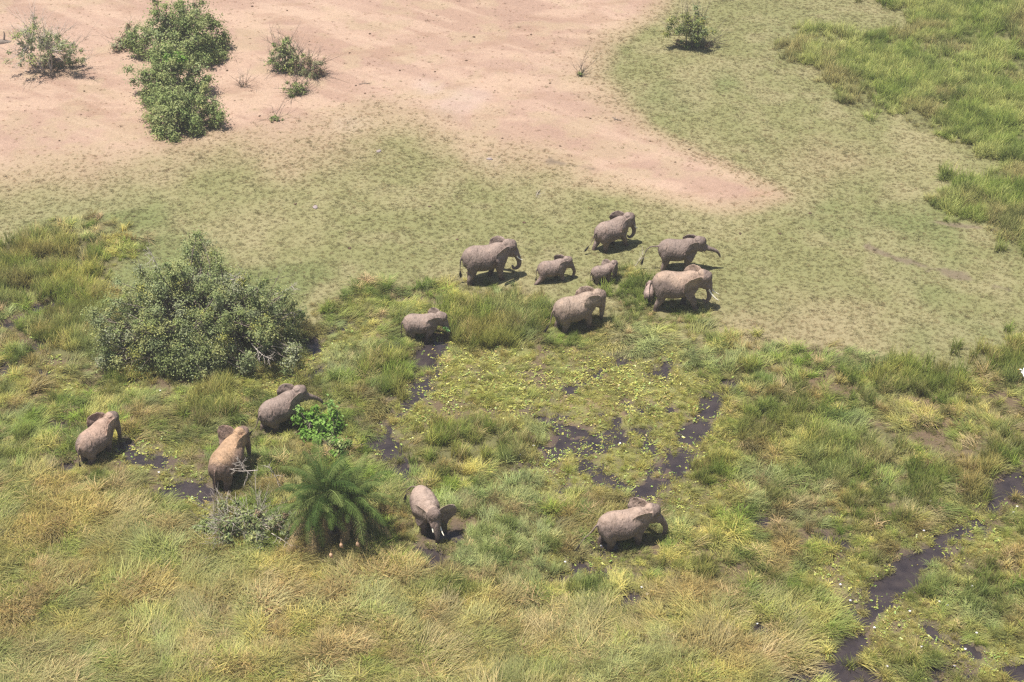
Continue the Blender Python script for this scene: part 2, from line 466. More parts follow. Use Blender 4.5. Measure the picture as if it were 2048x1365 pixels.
# ---------------------------------------------------------------- elephant
def rotm(yaw=0, pitch=0, roll=0):
    return np.array(Euler((R(roll), R(pitch), R(yaw)), 'XYZ').to_matrix())
TORSO = [  # x, top, bottom, half width
    (-1.40, 1.92, 1.58, .14), (-1.36, 2.08, 1.36, .30), (-1.22, 2.30, 1.14, .47), (-1.00, 2.45, .98, .60), (-.68, 2.53, .90, .72),
    (-.28, 2.48, .86, .80), (.10, 2.43, .88, .81), (.42, 2.47, .95, .75), (.70, 2.57, 1.05, .64),
    (.94, 2.58, 1.18, .51), (1.16, 2.52, 1.40, .41), (1.36, 2.44, 1.58, .34)]
def elephant(idx, px, py, yaw, H, label, sink=0.0, head=(0, 0), trunk=None, ears=(35, 35), feet=None, tail=None,
             tusk=(.0, .0), dust=(.285, .220, .190), skin=(.205, .155, .136), mud=0.5, voxel=.030, belly=1.0, baby=0., back=0., group='elephants of the herd crossing the marsh'):
    """head = (yaw, pitch down); ears = spread of left and right ear in degrees; feet = fore/aft offsets (front left, front right, hind left, hind right)"""
    k = H / 2.55
    cx, cy = P(px, py)
    gz = min(gh(cx, cy), .05)
    if sink > 0: gz = -.05
    root = empty('elephant', (cx, cy, gz - sink), R(yaw), label=label, cat='elephant', group=group)
    A = Acc()
    # torso
    st = []
    for x, t, b, w in TORSO:
        c = (t + b) / 2
        if b < 1.2: b = b - .05 * (belly - 1) * 4
        if baby: b = b + .05; t = t - back
        st.append((x, t, b, w * belly * (1 + .02 * baby)))
    S = catmull(st, 4); seg = 28; V = []; F = []
    for x, t, b, w in S:
        zc = b + (t - b) * .46
        for q in range(seg):
            a = 2 * math.pi * q / seg; ca, sa = math.cos(a), math.sin(a)
            hh = (t - zc) if sa > 0 else (zc - b)
            y = w * ca * (1 - .10 * max(sa, 0) ** 2)
            V.append((x, y, zc + hh * (abs(sa) ** .93) * (1 if sa >= 0 else -1)))
    for i in range(len(S) - 1):
        for q in range(seg):
            q2 = (q + 1) % seg; F.append([i * seg + q, (i + 1) * seg + q, (i + 1) * seg + q2, i * seg + q2])
    F.append(list(range(seg))); F.append([(len(S) - 1) * seg + q for q in range(seg)][::-1])
    A.add(V, F)
    A.add(*ball((.76, 0, 2.28), (.34, .36, .30)))              # withers
    # legs
    ft = feet or (0.15, -.15, -.1, .2)
    for n_, (s, off) in enumerate(zip((1, -1, 1, -1), ft)):
        if n_ < 2:
            kx = .78 + off * .45
            lift = max(0, abs(off) - .45) * .35 if off > 0 else 0
            path = [(.60, s * .30, 1.95, .26), (.64, s * .34, 1.55, .30), (.68 + off * .18, s * .37, 1.22, .255), (kx - .10 + max(off, 0) * .10, s * .38, .80, .205),
                    (.66 + off * .72, s * .38, .42, .165), (.67 + off * .95, s * .38, .20 + lift, .178), (.69 + off, s * .38, .045 + lift, .200), (.69 + off, s * .38, lift, .202)]
        else:
            path = [(-.84, s * .20, 2.0, .34), (-.88, s * .27, 1.62, .40), (-.86 + off * .12, s * .33, 1.25, .35), (-.80 + off * .42, s * .36, .92, .25),
                    (-.92 + off * .72, s * .36, .55, .180), (-.96 + off * .88, s * .36, .30, .170), (-.92 + off, s * .36, .05, .192), (-.92 + off, s * .36, 0, .194)]
        if baby: path = [(a, b, c, r * 1.06) for a, b, c, r in path]
        A.add(*tube(path, 14, 4))
        fx, fz = path[-1][0], path[-1][2]
        A.add(*ball((fx + .05, s * (.38 if n_ < 2 else .36), fz + .07), (.20, .175, .075), 12, 6))
        A.add(*ball((fx + .02, s * (.38 if n_ < 2 else .36), fz + .10), (.175, .17, .11), 12, 6))
    # head group, neutral pose, then turned about the neck
    Hh = Acc()
    hs = 1.11 + .10 * baby
    def h(v, f): Hh.add(v, f)
    h(*ball((1.72, 0, 2.32), (.42, .37, .36)))                  # cranium
    h(*ball((1.60, 0, 2.50), (.30, .27, .22)))
    h(*ball((1.86, 0, 2.44), (.24, .27, .22)))                  # forehead
    h(*ball((1.66, .17, 2.06), (.33, .20, .36)))                # cheeks
    h(*ball((1.66, -.17, 2.06), (.33, .20, .36)))
    h(*tube([(1.5, 0, 1.98, .26), (1.70, 0, 1.80, .19), (1.90, 0, 1.66, .10), (2.0, 0, 1.62, .04)], 12, 3))     # lower jaw
    for s in (1, -1):
        h(*ball((1.90, s * .235, 2.36), (.14, .07, .06), 10, 6))   # brow
        h(*tube([(1.80, s * .17, 2.02, .15), (1.98, s * .18, 1.86, .12), (2.08, s * .19, 1.74, .085)], 10, 3))   # tusk sockets
    tr = trunk or [(2.16, 1.55), (2.20, 1.15), (2.15, .75), (2.12, .40)]
    rad = np.interp(np.linspace(0, 1, len(tr)), [0, .35, 1], [.170, .125, .062])
    path = [(1.78, 0, 2.22, .27), (1.96, 0, 2.02, .235)] + [(p[0], p[2] if len(p) > 2 else 0, p[1], r) for p, r in zip(tr, rad)]
    h(*tube(path, 14, 4))
    # ears
    for s, spread in ((1, ears[0]), (-1, ears[1])):
        a = R(spread)
        d = np.array([-math.cos(a), s * math.sin(a), 0.]); up = np.array([.10, s * -.06, 1.]); up /= np.linalg.norm(up)
        nrm = np.cross(d, up) * s; nrm /= np.linalg.norm(nrm)
        org = np.array([1.58, s * .35, 2.14])
        out = [(-.02, .24), (.10, .34), (.30, .40), (.56, .38), (.78, .26), (.90, .06), (.89, -.20), (.78, -.48), (.60, -.74), (.44, -.94), (.30, -.88), (.17, -.64), (.04, -.38), (-.02, -.1)]
        O = catmull([o + (0,) for o in out], 3)[:, :2] * (1.08, 1.10)
        O = O * (1 + np.where(O[:, :1] > .15, np.random.default_rng(idx * 7 + s).normal(0, .022, (len(O), 1)), 0))
        cen = np.array([.28, .0]); V = []; nring = 7; F = []
        er = np.random.default_rng(idx * 3 + s + 5)
        ph = er.random(3) * 6
        for side in (1, -1):
            for r_ in range(nring):
                q = r_ / (nring - 1)
                for j, o in enumerate(O):
                    p = cen + (o - cen) * (1 - q)
                    dist = p[0]
                    bow = .20 * dist * dist * (1 if spread < 60 else -.9) + .05 * math.sin(4.6 * p[1] + ph[0] + dist * 2) * dist + .035 * math.sin(9 * p[1] + ph[1]) * dist
                    fold = -.16 * max(0, p[1] - .34) * 2
                    th = .022 + .012 * q
                    V.append((org + d * p[0] * (1 if True else 1) + up * p[1] - nrm * (bow + fold) * 1.0 + nrm * side * th) if True else 0)
        m = len(O)
        for side in (0, 1):
            o0 = side * nring * m
            for r_ in range(nring - 1):
                for j in range(m - 1):
                    f = [o0 + r_ * m + j, o0 + r_ * m + j + 1, o0 + (r_ + 1) * m + j + 1, o0 + (r_ + 1) * m + j]
                    F.append(f if side == 0 else f[::-1])
                f = [o0 + r_ * m + m - 1, o0 + r_ * m, o0 + (r_ + 1) * m, o0 + (r_ + 1) * m + m - 1]
                F.append(f if side == 0 else f[::-1])
        for j in range(m):
            j2 = (j + 1) % m
            F.append([j2, j, nring * m + j, nring * m + j2])
        h(np.array(V), F)
        h(*ball((1.58, s * .30, 2.16), (.16, .11, .32), 10, 8))   # ear root
    piv = np.array([1.30, 0, 2.10]); fwd = np.array([-.20, 0, -.02])
    RM = rotm(head[0], head[1])
    def turn(V): return ((np.asarray(V, float) - piv) * hs) @ RM.T + piv + fwd
    for V, in [(v,) for v in Hh.V]: pass
    off = 0
    A.add(turn(np.vstack(Hh.V)), Hh.F)
    # neck joining torso to head
    hc = turn([(1.55, 0, 2.15)])[0]
    A.add(*tube([(.72, 0, 1.95, .48), (1.05, 0, 2.02, .44), (hc[0] - .08, hc[1] * .7, hc[2] + .0, .38), (hc[0] + .12, hc[1], hc[2] + .02, .33)], 16, 4))
    # tail
    tl = tail or [(-1.58, 0, 1.85), (-1.66, 0, 1.55), (-1.68, 0, 1.15), (-1.68, 0, .85)]
    tl = [(a + .13, b, c) for a, b, c in tl]
    tp = [(-1.26, 0, 2.02, .10)] + [(a, b, c, r) for (a, b, c), r in zip(tl, np.linspace(.062, .026, len(tl)))]
    A.add(*tube(tp, 8, 4))
    V = np.vstack(A.V) * k
    raw = mesh_np('raw', V, A.F, None, link=False)
    col.objects.link(raw)
    md = raw.modifiers.new('r', 'REMESH'); md.mode = 'VOXEL'; md.voxel_size = voxel * max(k, .55); md.adaptivity = 0
    sm = raw.modifiers.new('s', 'SMOOTH'); sm.factor = .5; sm.iterations = 9
    bpy.context.view_layer.update()
    dg = bpy.context.evaluated_depsgraph_get()
    me = bpy.data.meshes.new_from_object(raw.evaluated_get(dg))
    bpy.data.objects.remove(raw)
    me.name = 'body'
    n = len(me.vertices); co = np.empty(n * 3, np.float32); me.vertices.foreach_get('co', co); co = co.reshape(-1, 3)
    # skin colour: dust on the back, wet mud up the legs (patches with a shape of their own)
    zz = co[:, 2] / k
    nz = fbm(co[:, 0] * 1. + idx * 7, co[:, 1] + co[:, 2], .7, 4, 3) - .5
    C = np.tile(np.array(skin, float), (n, 1))
    dm = sstep(1.75, 2.45, zz + nz * 1.1) * (co[:, 0] / k < 1.5)
    C = lerp(C, dust, dm * .85)
    ml = sink / k + mud + nz * .35
    C = lerp(C, (.075, .052, .045), sstep(.16, -.10, zz - ml) * .85)
    a = me.attributes.new('skin', 'FLOAT_COLOR', 'POINT'); A4 = np.ones((n, 4), np.float32); A4[:, :3] = C; a.data.foreach_set('color', A4.ravel())
    me.polygons.foreach_set('use_smooth', np.ones(len(me.polygons), bool))
    me.materials.clear(); me.materials.append(M['skin'])
    b = bpy.data.objects.new('body', me); col.objects.link(b); b.parent = root
    # eyes, tusks, tail hair
    for s in (1, -1):
        V, F = ball((1.92, s * .285, 2.28), (.035, .02, .03), 8, 6)
        mesh_np('eye', turn(V) * k, F, M['eye'], root, True)
    for s, L in ((1, tusk[0]), (-1, tusk[1])):
        if L <= 0: continue
        p0 = np.array([2.05, s * .19, 1.78])
        pts = []
        for t in np.linspace(-.10, 1, 7):
            x = p0[0] + L * (.42 * t + .22 * t * t); z = p0[2] - L * (.80 * t - .28 * t * t); y = p0[1] + s * L * .12 * t
            pts.append((x, y, z, .048 * (1 - max(t, 0) ** 2 * .75)))
        V, F = tube(pts, 10, 2)
        mesh_np('tusk', turn(V) * k, F, M['ivory'], root, True)
    e = np.array(tl[-1], float); d = e - np.array(tl[-2], float); d /= np.linalg.norm(d)
    T = Acc(); rr = np.random.default_rng(idx)
    for q in range(22):
        o = rr.normal(0, .022, 3); L = .30 + rr.random() * .18
        sp = rr.normal(0, .05, 3)
        T.add(*tube([(*(e - d * .10 + o * .4), .014), (*(e + d * L * .5 + o + sp * .5), .016), (*(e + d * L + o + sp), .004)], 4, 2))
    V = np.vstack(T.V) * k
    mesh_np('tail_tuft', V, T.F, M['hair'], root, True)
    return root
# ==== BUILD

# ---------------------------------------------------------------- ground and water
def soil_colour(x, y, z):
    big = fbm(x, y, 9., 4, 12); mid = fbm(x, y, 2.0, 4, 13); fine = fbm(x, y, .6, 3, 14)
    lawn = lerp(lerp(np.ones(x.shape + (3,)) * (.235, .222, .105), (.285, .250, .138), sstep(.42, .66, mid * .6 + big * .4)), (.190, .200, .085), sstep(.54, .72, big))
    # the turf dries out towards the bare soil and in patches
    lawn = lawn * (.80, .84, .80)
    dry = sstep(.42, .70, fbm(x, y, 5., 3, 15))
    lawn = lerp(lawn, (.27, .235, .135), dry * .45)
    for (a, b), r in [(P(1620, 670), 7.), (P(1450, 660), 5), (P(1350, 330), 4), (P(1650, 320), 5.), (P(650, 330), 6), (P(1000, 310), 5)]:
        lawn = lerp(lawn, (.28, .22, .14), sstep(r, 0, np.hypot(x - a, (y - b) * 1.2) + (mid - .5) * 6) * .5)
    dirt = lerp(np.ones(x.shape + (3,)) * (.380, .262, .208), (.34, .228, .178), sstep(.35, .65, big))
    u, v = x * .80 - y * .60, x * .60 + y * .80
    trk = fbm(u * .14, v, 1.1, 4, 71)
    dirt = lerp(dirt, (.425, .305, .238), sstep(.54, .66, trk) * .7)
    dirt = lerp(dirt, (.31, .205, .165), sstep(.46, .36, trk) * .45)
    dirt = lerp(dirt, (.37, .285, .195), sstep(.50, .72, mid) * .55)
    dirt = lerp(dirt, (.435, .310, .240), sstep(.52, .70, fbm(x, y * 2.5, 5., 4, 17)) * .7)
    dirt = lerp(dirt, (.30, .195, .145), sstep(.60, .74, fbm(x, y * 2.2, 2.6, 5, 18)) * .5)
    dirt = dirt * (.90, .90, .885)
    # ashy patches
    for (a, b), r in [(P(925, 208), 2.6), (P(860, 185), 1.8), (P(700, 262), 1.5), (P(980, 330), 1.2)]:
        dirt = lerp(dirt, (.40, .32, .29), sstep(r, r * .3, np.hypot(x - a, (y - b) * .8) + (mid - .5) * 2) * .35)
    c = lerp(lawn, (0, 0, 0), np.zeros(x.shape)) * (1 - z['dirt'][..., None]) + dirt * z['dirt'][..., None]
    # fringe of dry grass on the soil's lower edge
    fr = z['dirt'] * (1 - z['dirt']) * 4
    c = lerp(c, (.33, .245, .165), fr * .35)
    a, b = P(1525, 395); c = lerp(c, (.50, .20, .12), sstep(.9, .2, np.hypot((x - a) * .8, (y - b) * 1.2) + (fine - .5) * 1.5) * .05)
    ms = lerp(np.ones(x.shape + (3,)) * (.125, .105, .055), (.17, .165, .070), sstep(.4, .65, mid))
    ms = lerp(ms, (.20, .135, .085), sstep(.60, .72, fbm(x, y, 2.6, 4, 19)) * .7)
    ms = lerp(ms, (.180, .185, .060), z['mat'] * sstep(.35, .6, fine) * .8)
    mz = np.clip(z['marsh'], 0, 1)
    c = c * (1 - mz[..., None]) + ms * mz[..., None]
    c = lerp(c, (.115, .080, .055), z['gap'] * .8)
    c = lerp(c, (.12, .125, .05), np.clip(z['green'] + z['reed'] * mz, 0, 1) * .7)
    c = lerp(c, (.150, .115, .085), z['trail'] * .8)
    c = lerp(c, (.085, .062, .055), np.clip(z['bank'] * .8 * mz + z['pond'] * .9, 0, 1))
    return c
F = []
nx, ny = len(GX), len(GY)
ii = (np.arange(ny - 1)[:, None] * nx + np.arange(nx - 1)[None, :]).ravel()
F = np.stack([ii, ii + 1, ii + nx + 1, ii + nx], 1)
V = np.stack([XX.ravel(), YY.ravel(), HH.ravel()], 1)
SC = soil_colour(XX, YY, Z)
tag(mesh_np('ground', V, F, M['ground'], smooth=True, attrs={'soil': SC.reshape(-1, 3)}), kind='structure')
wx = np.linspace(-60, 60, 3); wy = np.linspace(30, 96, 3)
wv = [(a, b, WATER_Z) for b in wy for a in wx]
mesh_np('swamp_water', wv, np.array([[0, 1, 4, 3], [1, 2, 5, 4], [3, 4, 7, 6], [4, 5, 8, 7]]), M['water'])['kind'] = 'structure'

# ---------------------------------------------------------------- grass: clumps of blades, instanced on scattered points
def blades(name, n, L, base_r, lean, width, droop, direction=None, spread=math.pi, seg=3, seed=0, mat=None):
    """one clump: n tapering blades; lean (min,max) degrees from upright; droop bends the tip over"""
    r = np.random.default_rng(seed); V = []; F = []; C = []
    for b in range(n):
        az = r.random() * 2 * math.pi if direction is None else direction + r.normal(0, spread)
        rr = base_r * math.sqrt(r.random()); pa = r.random() * 2 * math.pi
        p = np.array([rr * math.cos(pa), rr * math.sin(pa), -.03])
        ln = R(lean[0] + (lean[1] - lean[0]) * r.random()); l = L * (.55 + .45 * r.random())
        w = width * (.7 + .6 * r.random()); fac = r.random() * math.pi
        dh = np.array([math.cos(az), math.sin(az), 0]); side = np.array([math.cos(az + math.pi / 2 + .5 * math.cos(fac)), math.sin(az + math.pi / 2 + .5 * math.cos(fac)), 0])
        gr = r.random(); o = len(V); a = ln
        for s in range(seg + 1):
            t = s / seg; ww = w * (1 - t ** 1.6) * .5 + .002
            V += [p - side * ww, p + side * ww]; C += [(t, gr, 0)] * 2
            if s < seg:
                p = p + (dh * math.sin(a) + np.array([0, 0, 1]) * math.cos(a)) * l / seg; a += R(droop) * (.6 + .8 * r.random()) / seg
                p[2] = max(p[2], .015)
                F.append([o + 2 * s, o + 2 * s + 1, o + 2 * s + 3, o + 2 * s + 2])
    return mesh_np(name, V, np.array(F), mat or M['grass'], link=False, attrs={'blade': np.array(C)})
def lib(name, objs):
    c = bpy.data.collections.new(name)
    for o in objs: c.objects.link(o)
    return c
def scatter(name, pts, rot, scl, idx, tint, coll):
    n = len(pts)
    me = bpy.data.meshes.new(name); me.vertices.add(n); me.vertices.foreach_set('co', np.asarray(pts, np.float32).ravel())
    for nm, typ, arr, f in (('rot', 'FLOAT_VECTOR', rot, 'vector'), ('scl', 'FLOAT_VECTOR', scl, 'vector')):
        a = me.attributes.new(nm, typ, 'POINT'); a.data.foreach_set(f, np.asarray(arr, np.float32).ravel())
    a = me.attributes.new('idx', 'INT', 'POINT'); a.data.foreach_set('value', np.asarray(idx, np.int32))
    a = me.attributes.new('tint', 'FLOAT_COLOR', 'POINT'); T = np.ones((n, 4), np.float32); T[:, :3] = tint; a.data.foreach_set('color', T.ravel())
    o = bpy.data.objects.new(name, me); col.objects.link(o)
    g = bpy.data.node_groups.new(name + '_scatter', 'GeometryNodeTree')
    g.interface.new_socket('Geometry', in_out='INPUT', socket_type='NodeSocketGeometry')
    g.interface.new_socket('Geometry', in_out='OUTPUT', socket_type='NodeSocketGeometry')
    N = g.nodes; i = N.new('NodeGroupInput'); u = N.new('NodeGroupOutput'); ip = N.new('GeometryNodeInstanceOnPoints')
    ci = N.new('GeometryNodeCollectionInfo'); ci.inputs['Collection'].default_value = coll
    ci.inputs['Separate Children'].default_value = True; ci.inputs['Reset Children'].default_value = True
    def na(nm, t):
        a = N.new('GeometryNodeInputNamedAttribute'); a.data_type = t; a.inputs['Name'].default_value = nm; return a.outputs['Attribute']
    er = N.new('FunctionNodeEulerToRotation')
    g.links.new(i.outputs[0], ip.inputs['Points']); g.links.new(ci.outputs[0], ip.inputs['Instance'])
    ip.inputs['Pick Instance'].default_value = True
    g.links.new(na('idx', 'INT'), ip.inputs['Instance Index'])
    g.links.new(na('rot', 'FLOAT_VECTOR'), er.inputs[0]); g.links.new(er.outputs[0], ip.inputs['Rotation'])
    g.links.new(na('scl', 'FLOAT_VECTOR'), ip.inputs['Scale']); g.links.new(ip.outputs[0], u.inputs[0])
    md = o.modifiers.new('scatter', 'NODES'); md.node_group = g
    return o
# area that can be seen, with a margin
def field(n_per_m2, x0=-51, x1=51, y0=43, y1=143):
    n = int((x1 - x0) * (y1 - y0) * n_per_m2)
    x = rng.uniform(x0, x1, n); y = rng.uniform(y0, y1, n)
    t = y * _c + CAM_H * _s
    keep = (np.abs(x) < (1024 / FPX) * t + 8.0)
    return x[keep], y[keep]
GRASSES = lib('grass_clumps', [
    blades('a_upright', 50, .75, .20, (4, 34), .021, 55, seed=1), blades('b_arching', 56, .85, .22, (10, 50), .020, 80, seed=2),
    blades('c_arching', 50, .65, .24, (8, 55), .019, 60, seed=3),
    blades('d_lodged', 60, 1.0, .34, (45, 80), .020, 20, direction=0, spread=.30, seed=4), blades('e_lodged', 56, .9, .34, (30, 72), .020, 45, direction=0, spread=.45, seed=5),
    blades('f_reed', 34, 1.25, .26, (0, 22), .026, 26, seed=6, seg=4), blades('g_reed', 32, 1.1, .28, (2, 30), .024, 35, seed=7, seg=4),
    blades('h_low', 34, .24, .22, (10, 75), .022, 40, seed=8, seg=2), blades('i_low', 30, .18, .24, (20, 80), .024, 30, seed=9, seg=2)])
BUSHES = []          # (x, y, r) kept free of grass, filled before scattering
def palette(x, y, z, n):
    big = fbm(x, y, 7., 3, 21); mid = fbm(x, y, 1.1, 3, 22)
    r = rng.random(n)
    c = lerp(np.ones((n, 3)) * (.190, .285, .048), (.455, .435, .135), sstep(.40, .62, mid * .55 + big * .25 + r * .2))
    c = lerp(c, (.30, .375, .165), sstep(.54, .70, fbm(x, y, 3.3, 3, 23)) * .8)
    c = lerp(c, (.10, .155, .034), sstep(.53, .65, fbm(x, y, 1.2, 3, 27)) * .75)
    c = lerp(c, (.26, .165, .085), sstep(.56, .68, fbm(x, y, 1.6, 3, 24)) * .6)
    c = lerp(c, (.52, .405, .245), np.clip(z['straw'] * .5 * (rng.random(n) < .6) + (rng.random(n) < .08) * .7, 0, 1))
    return c * (.52 + .86 * rng.random((n, 1)))
def free(x, y):
    k = np.ones(len(x), bool)
    for bx, by, br in BUSHES: k &= np.hypot(x - bx, y - by) > br
    return k
def lodge(x, y):     # the direction the grass has been laid over in
    return (fbm(x, y, 5., 3, 25) - .5) * 9.0 + .6

# ---------------------------------------------------------------- shrubs and trees
def leaf_cloud(centres, radii, nleaf, size, cols, r, out_from=None, up=.5, flat=.8):
    """small folded leaves in clusters. centres (m,3), radii (m,)"""
    m = len(centres); k = r.integers(0, m, nleaf)
    d = r.normal(0, 1, (nleaf, 3)); d /= np.linalg.norm(d, axis=1)[:, None]
    rad = radii[k][:, None] * np.minimum(np.abs(r.normal(0, .62, (nleaf, 1))) + .12, 1.7)
    p = centres[k] + d * rad * (1, 1, flat)
    nrm = d * .7 + r.normal(0, .55, (nleaf, 3)) + (0, 0, up)
    if out_from is not None: nrm += (p - out_from) / (np.linalg.norm(p - out_from, axis=1)[:, None] + 1e-6) * .5
    nrm /= np.linalg.norm(nrm, axis=1)[:, None]
    t = np.cross(nrm, r.normal(0, 1, (nleaf, 3))); t /= np.linalg.norm(t, axis=1)[:, None]
    b = np.cross(nrm, t); s = size * (.6 + .8 * r.random((nleaf, 1)))
    V = np.stack([p - t * s * .6, p + b * s * .32 + nrm * s * .08, p + t * s * .6, p - b * s * .32 + nrm * s * .08], 1).reshape(-1, 3)
    F = np.arange(nleaf * 4).reshape(-1, 4)
    cols = np.asarray(cols, float)
    ck = r.integers(0, len(cols), m)
    base = cols[ck][k]
    alt = r.random(nleaf) < .25
    base[alt] = cols[r.integers(0, len(cols), alt.sum())]
    c = base * (.7 + .6 * r.random((nleaf, 1)))
    C = np.repeat(c, 4, 0)
    return V, F, C
def shrub(name, px, py, rx, ry, h, label, cat, nclus, nleaf, size, cols, clr=(.35, .6), bare=0., seed=1, low=.05, stem=.05, group=None, shape=None, twigs=0, keep=None, zbase=0, branch_mat='bark'):
    r = np.random.default_rng(seed)
    cx, cy = P(px, py); gz = gh(cx, cy)
    root = empty(name, (cx, cy, gz + zbase), 0, label=label, cat=cat, group=group)
    cs = []; rr_ = []
    while len(cs) < nclus:
        u = r.normal(0, 1, 3); u /= np.linalg.norm(u); u[2] = abs(u[2])
        if u[2] < .02: continue
        lobes = 1 + .22 * math.sin(3 * math.atan2(u[1], u[0]) + seed) + .14 * math.sin(7 * math.atan2(u[1], u[0]) + seed * 2 + 4 * u[2])
        q = (.55 + .45 * r.random() ** .5) if r.random() < .8 else r.random()
        p = u * q * lobes * (rx, ry, h * .9)
        p[2] = max(p[2], low * h + r.random() * .2)
        if shape is not None and not shape(p, r): continue
        cs.append(p); rr_.append(r.uniform(*clr))
    cs = np.array(cs); rr_ = np.array(rr_)
    nb = Acc()
    nst = max(3, int(2 + rx * 1.5))
    hubs = []
    for i in range(nst):
        a = 2 * math.pi * i / nst + r.random()
        e = np.array([math.cos(a) * rx * .45 * r.random(), math.sin(a) * ry * .45 * r.random(), h * (.25 + .3 * r.random())])
        b0 = np.array([math.cos(a) * min(rx * .12, .4), math.sin(a) * min(ry * .12, .4), -.1])
        mdl = (b0 + e) / 2 + r.normal(0, .12, 3) * h * .3
        nb.add(*tube([(*b0, stem * 1.5), (*mdl, stem * 1.15), (*e, stem * .8)], 6, 3)); hubs.append(e)
    hubs = np.array(hubs)
    for i, c in enumerate(cs):
        if i % 1 == 0:
            hb = hubs[np.argmin(np.linalg.norm(hubs - c, axis=1))]
            md_ = (hb + c) / 2 + r.normal(0, .08, 3) * np.linalg.norm(c - hb); md_[2] -= .05 * h
            nb.add(*tube([(*hb, stem * .6), (*md_, stem * .4), (*c, stem * .22)], 4, 2))
    for i in range(twigs):                           # bare twigs poking out of the crown
        c = cs[r.integers(0, len(cs))]; d = c / (np.linalg.norm(c) + .01) + r.normal(0, .5, 3); L = .35 + .8 * r.random()
        nb.add(*tube([(*c, .016), (*(c + d * L * .5), .012), (*(c + d * L + r.normal(0, .1, 3)), .005)], 3, 1))
        for q in range(3):
            o = c + d * L * (.3 + .2 * q); e = o + (d + r.normal(0, .8, 3)) * L * .4
            nb.add(*tube([(*o, .009), (*e, .004)], 3, 1))
    nb.build('branches', M[branch_mat], root)
    V, F, C = leaf_cloud(cs, rr_, nleaf, size, cols, r, out_from=np.array([0, 0, 0.]))
    V[:, 2] = np.maximum(V[:, 2], .02)
    mesh_np('crown', V, F, M['leaf'], root, attrs={'leafcol': C})
    BUSHES.append((cx, cy, max(rx, ry) * .45))
    return root
G_OLIVE = [(.25, .30, .110), (.31, .345, .150), (.20, .245, .095), (.36, .375, .155), (.27, .32, .155)]
G_DARK = [(.20, .265, .088), (.25, .31, .115), (.16, .22, .075), (.31, .355, .14)]
G_BRIGHT = [(.17, .31, .050), (.23, .38, .08), (.12, .24, .035), (.26, .40, .12)]
G_PALE = [(.30, .31, .17), (.35, .35, .20), (.31, .37, .12), (.24, .27, .13)]
G_GREY = [(.29, .32, .19), (.24, .28, .14), (.34, .36, .23), (.20, .25, .10)]
DRY = [(.28, .20, .13), (.22, .15, .10), (.34, .26, .16)]
YG = [(.30, .30, .07), (.36, .34, .10), (.24, .26, .08)]

# the broad thicket left of the pool
big = shrub('thicket_shrub', 408, 690, 5.2, 4.1, 5.2, 'broad olive green thicket at the marsh edge left of the pool, widest bush in view', 'shrub',
            760, 165000, .092, [tuple(v * 1.0 for v in q) for q in G_OLIVE + G_OLIVE + G_GREY] + [(.38, .38, .11), (.10, .13, .05)], clr=(.28, .62), seed=3, low=.04, stem=.085, twigs=60)
def dead_branch(name, parent, origin, d, L, seed, rad=.035, n=9):
    r = np.random.default_rng(seed); A = Acc(); o = np.array(origin, float); d = np.array(d, float); d /= np.linalg.norm(d)
    m = o + d * L * .5 + r.normal(0, .06, 3) * L; e = o + d * L
    A.add(*tube([(*o, rad), (*m, rad * .75), (*e, rad * .3)], 6, 4))
    for q in range(n):
        t = .25 + .7 * q / n; b = o + (e - o) * t + (m - (o + e) / 2) * (1 - abs(2 * t - 1))
        dd = d * .6 + r.normal(0, .55, 3); dd /= np.linalg.norm(dd); l = L * (.25 + .25 * r.random()) * (1.2 - t * .6)
        f = b + dd * l
        A.add(*tube([(*b, rad * .5), (*((b + f) / 2 + r.normal(0, .04, 3)), rad * .35), (*f, rad * .12)], 5, 2))
        for w in range(3):
            g2 = b + (f - b) * (.4 + .25 * w); e2 = g2 + (dd + r.normal(0, .7, 3)) * l * .4
            A.add(*tube([(*g2, rad * .25), (*e2, rad * .08)], 4, 1))
    o_ = A.build(name, M['dead'], parent)
    return o_
dead_branch('dead_branch', big, (3.1, -2.7, 1.7), (.9, -.75, -.25), 1.7, 5, .035, 12)
for q, (o, d) in enumerate([((4.2, -.6, 1.6), (.9, .1, .5)), ((3.9, 1.3, 2.3), (.8, -.2, .6)), ((1.8, 0, 4.1), (.5, -.6, .5)), ((-2.2, 1.2, 3.7), (-.4, .3, .9)), ((4.0, -1.7, .9), (.9, -.3, .1))]):
    dead_branch('dead_branch', big, o, d, 1.6, 20 + q, .03, 8)

# the column of dense bushes at the upper left: three grown into each other
shrub('dense_bush', 372, 120, 3.1, 2.6, 4.5, 'tall dark bush crowning the leafy column on the bare soil', 'bush', 170, 30000, .14, G_DARK + G_OLIVE, clr=(.4, .75), seed=11, group='bushes of the leafy column on bare soil', stem=.07, twigs=12)
shrub('dense_bush', 345, 205, 2.5, 2.1, 3.9, 'middle bush of the leafy column, with a bright green creeper on it', 'bush', 120, 20000, .135, G_OLIVE + G_DARK, clr=(.4, .7), seed=12, group='bushes of the leafy column on bare soil', stem=.06, twigs=8)
shrub('dense_bush', 366, 262, 2.65, 1.8, 3.0, 'lowest rounded bush of the leafy column, nearest the dry grass', 'bush', 110, 19000, .13, G_DARK + G_OLIVE, clr=(.35, .65), seed=13, group='bushes of the leafy column on bare soil', stem=.06, twigs=14)
cr = shrub('creeper', 352, 205, .8, .6, 1.3, 'bright green creeper sprawling over the middle of the leafy column', 'creeper', 14, 1300, .17, G_BRIGHT, clr=(.25, .42), seed=14, low=.2, stem=.02, zbase=2.7)
shrub('low_bush', 262, 105, 1.1, .9, 1.7, 'small grey green bush at the left foot of the leafy column', 'bush', 26, 2400, .14, G_GREY + DRY, clr=(.22, .42), seed=15, twigs=16, stem=.03)
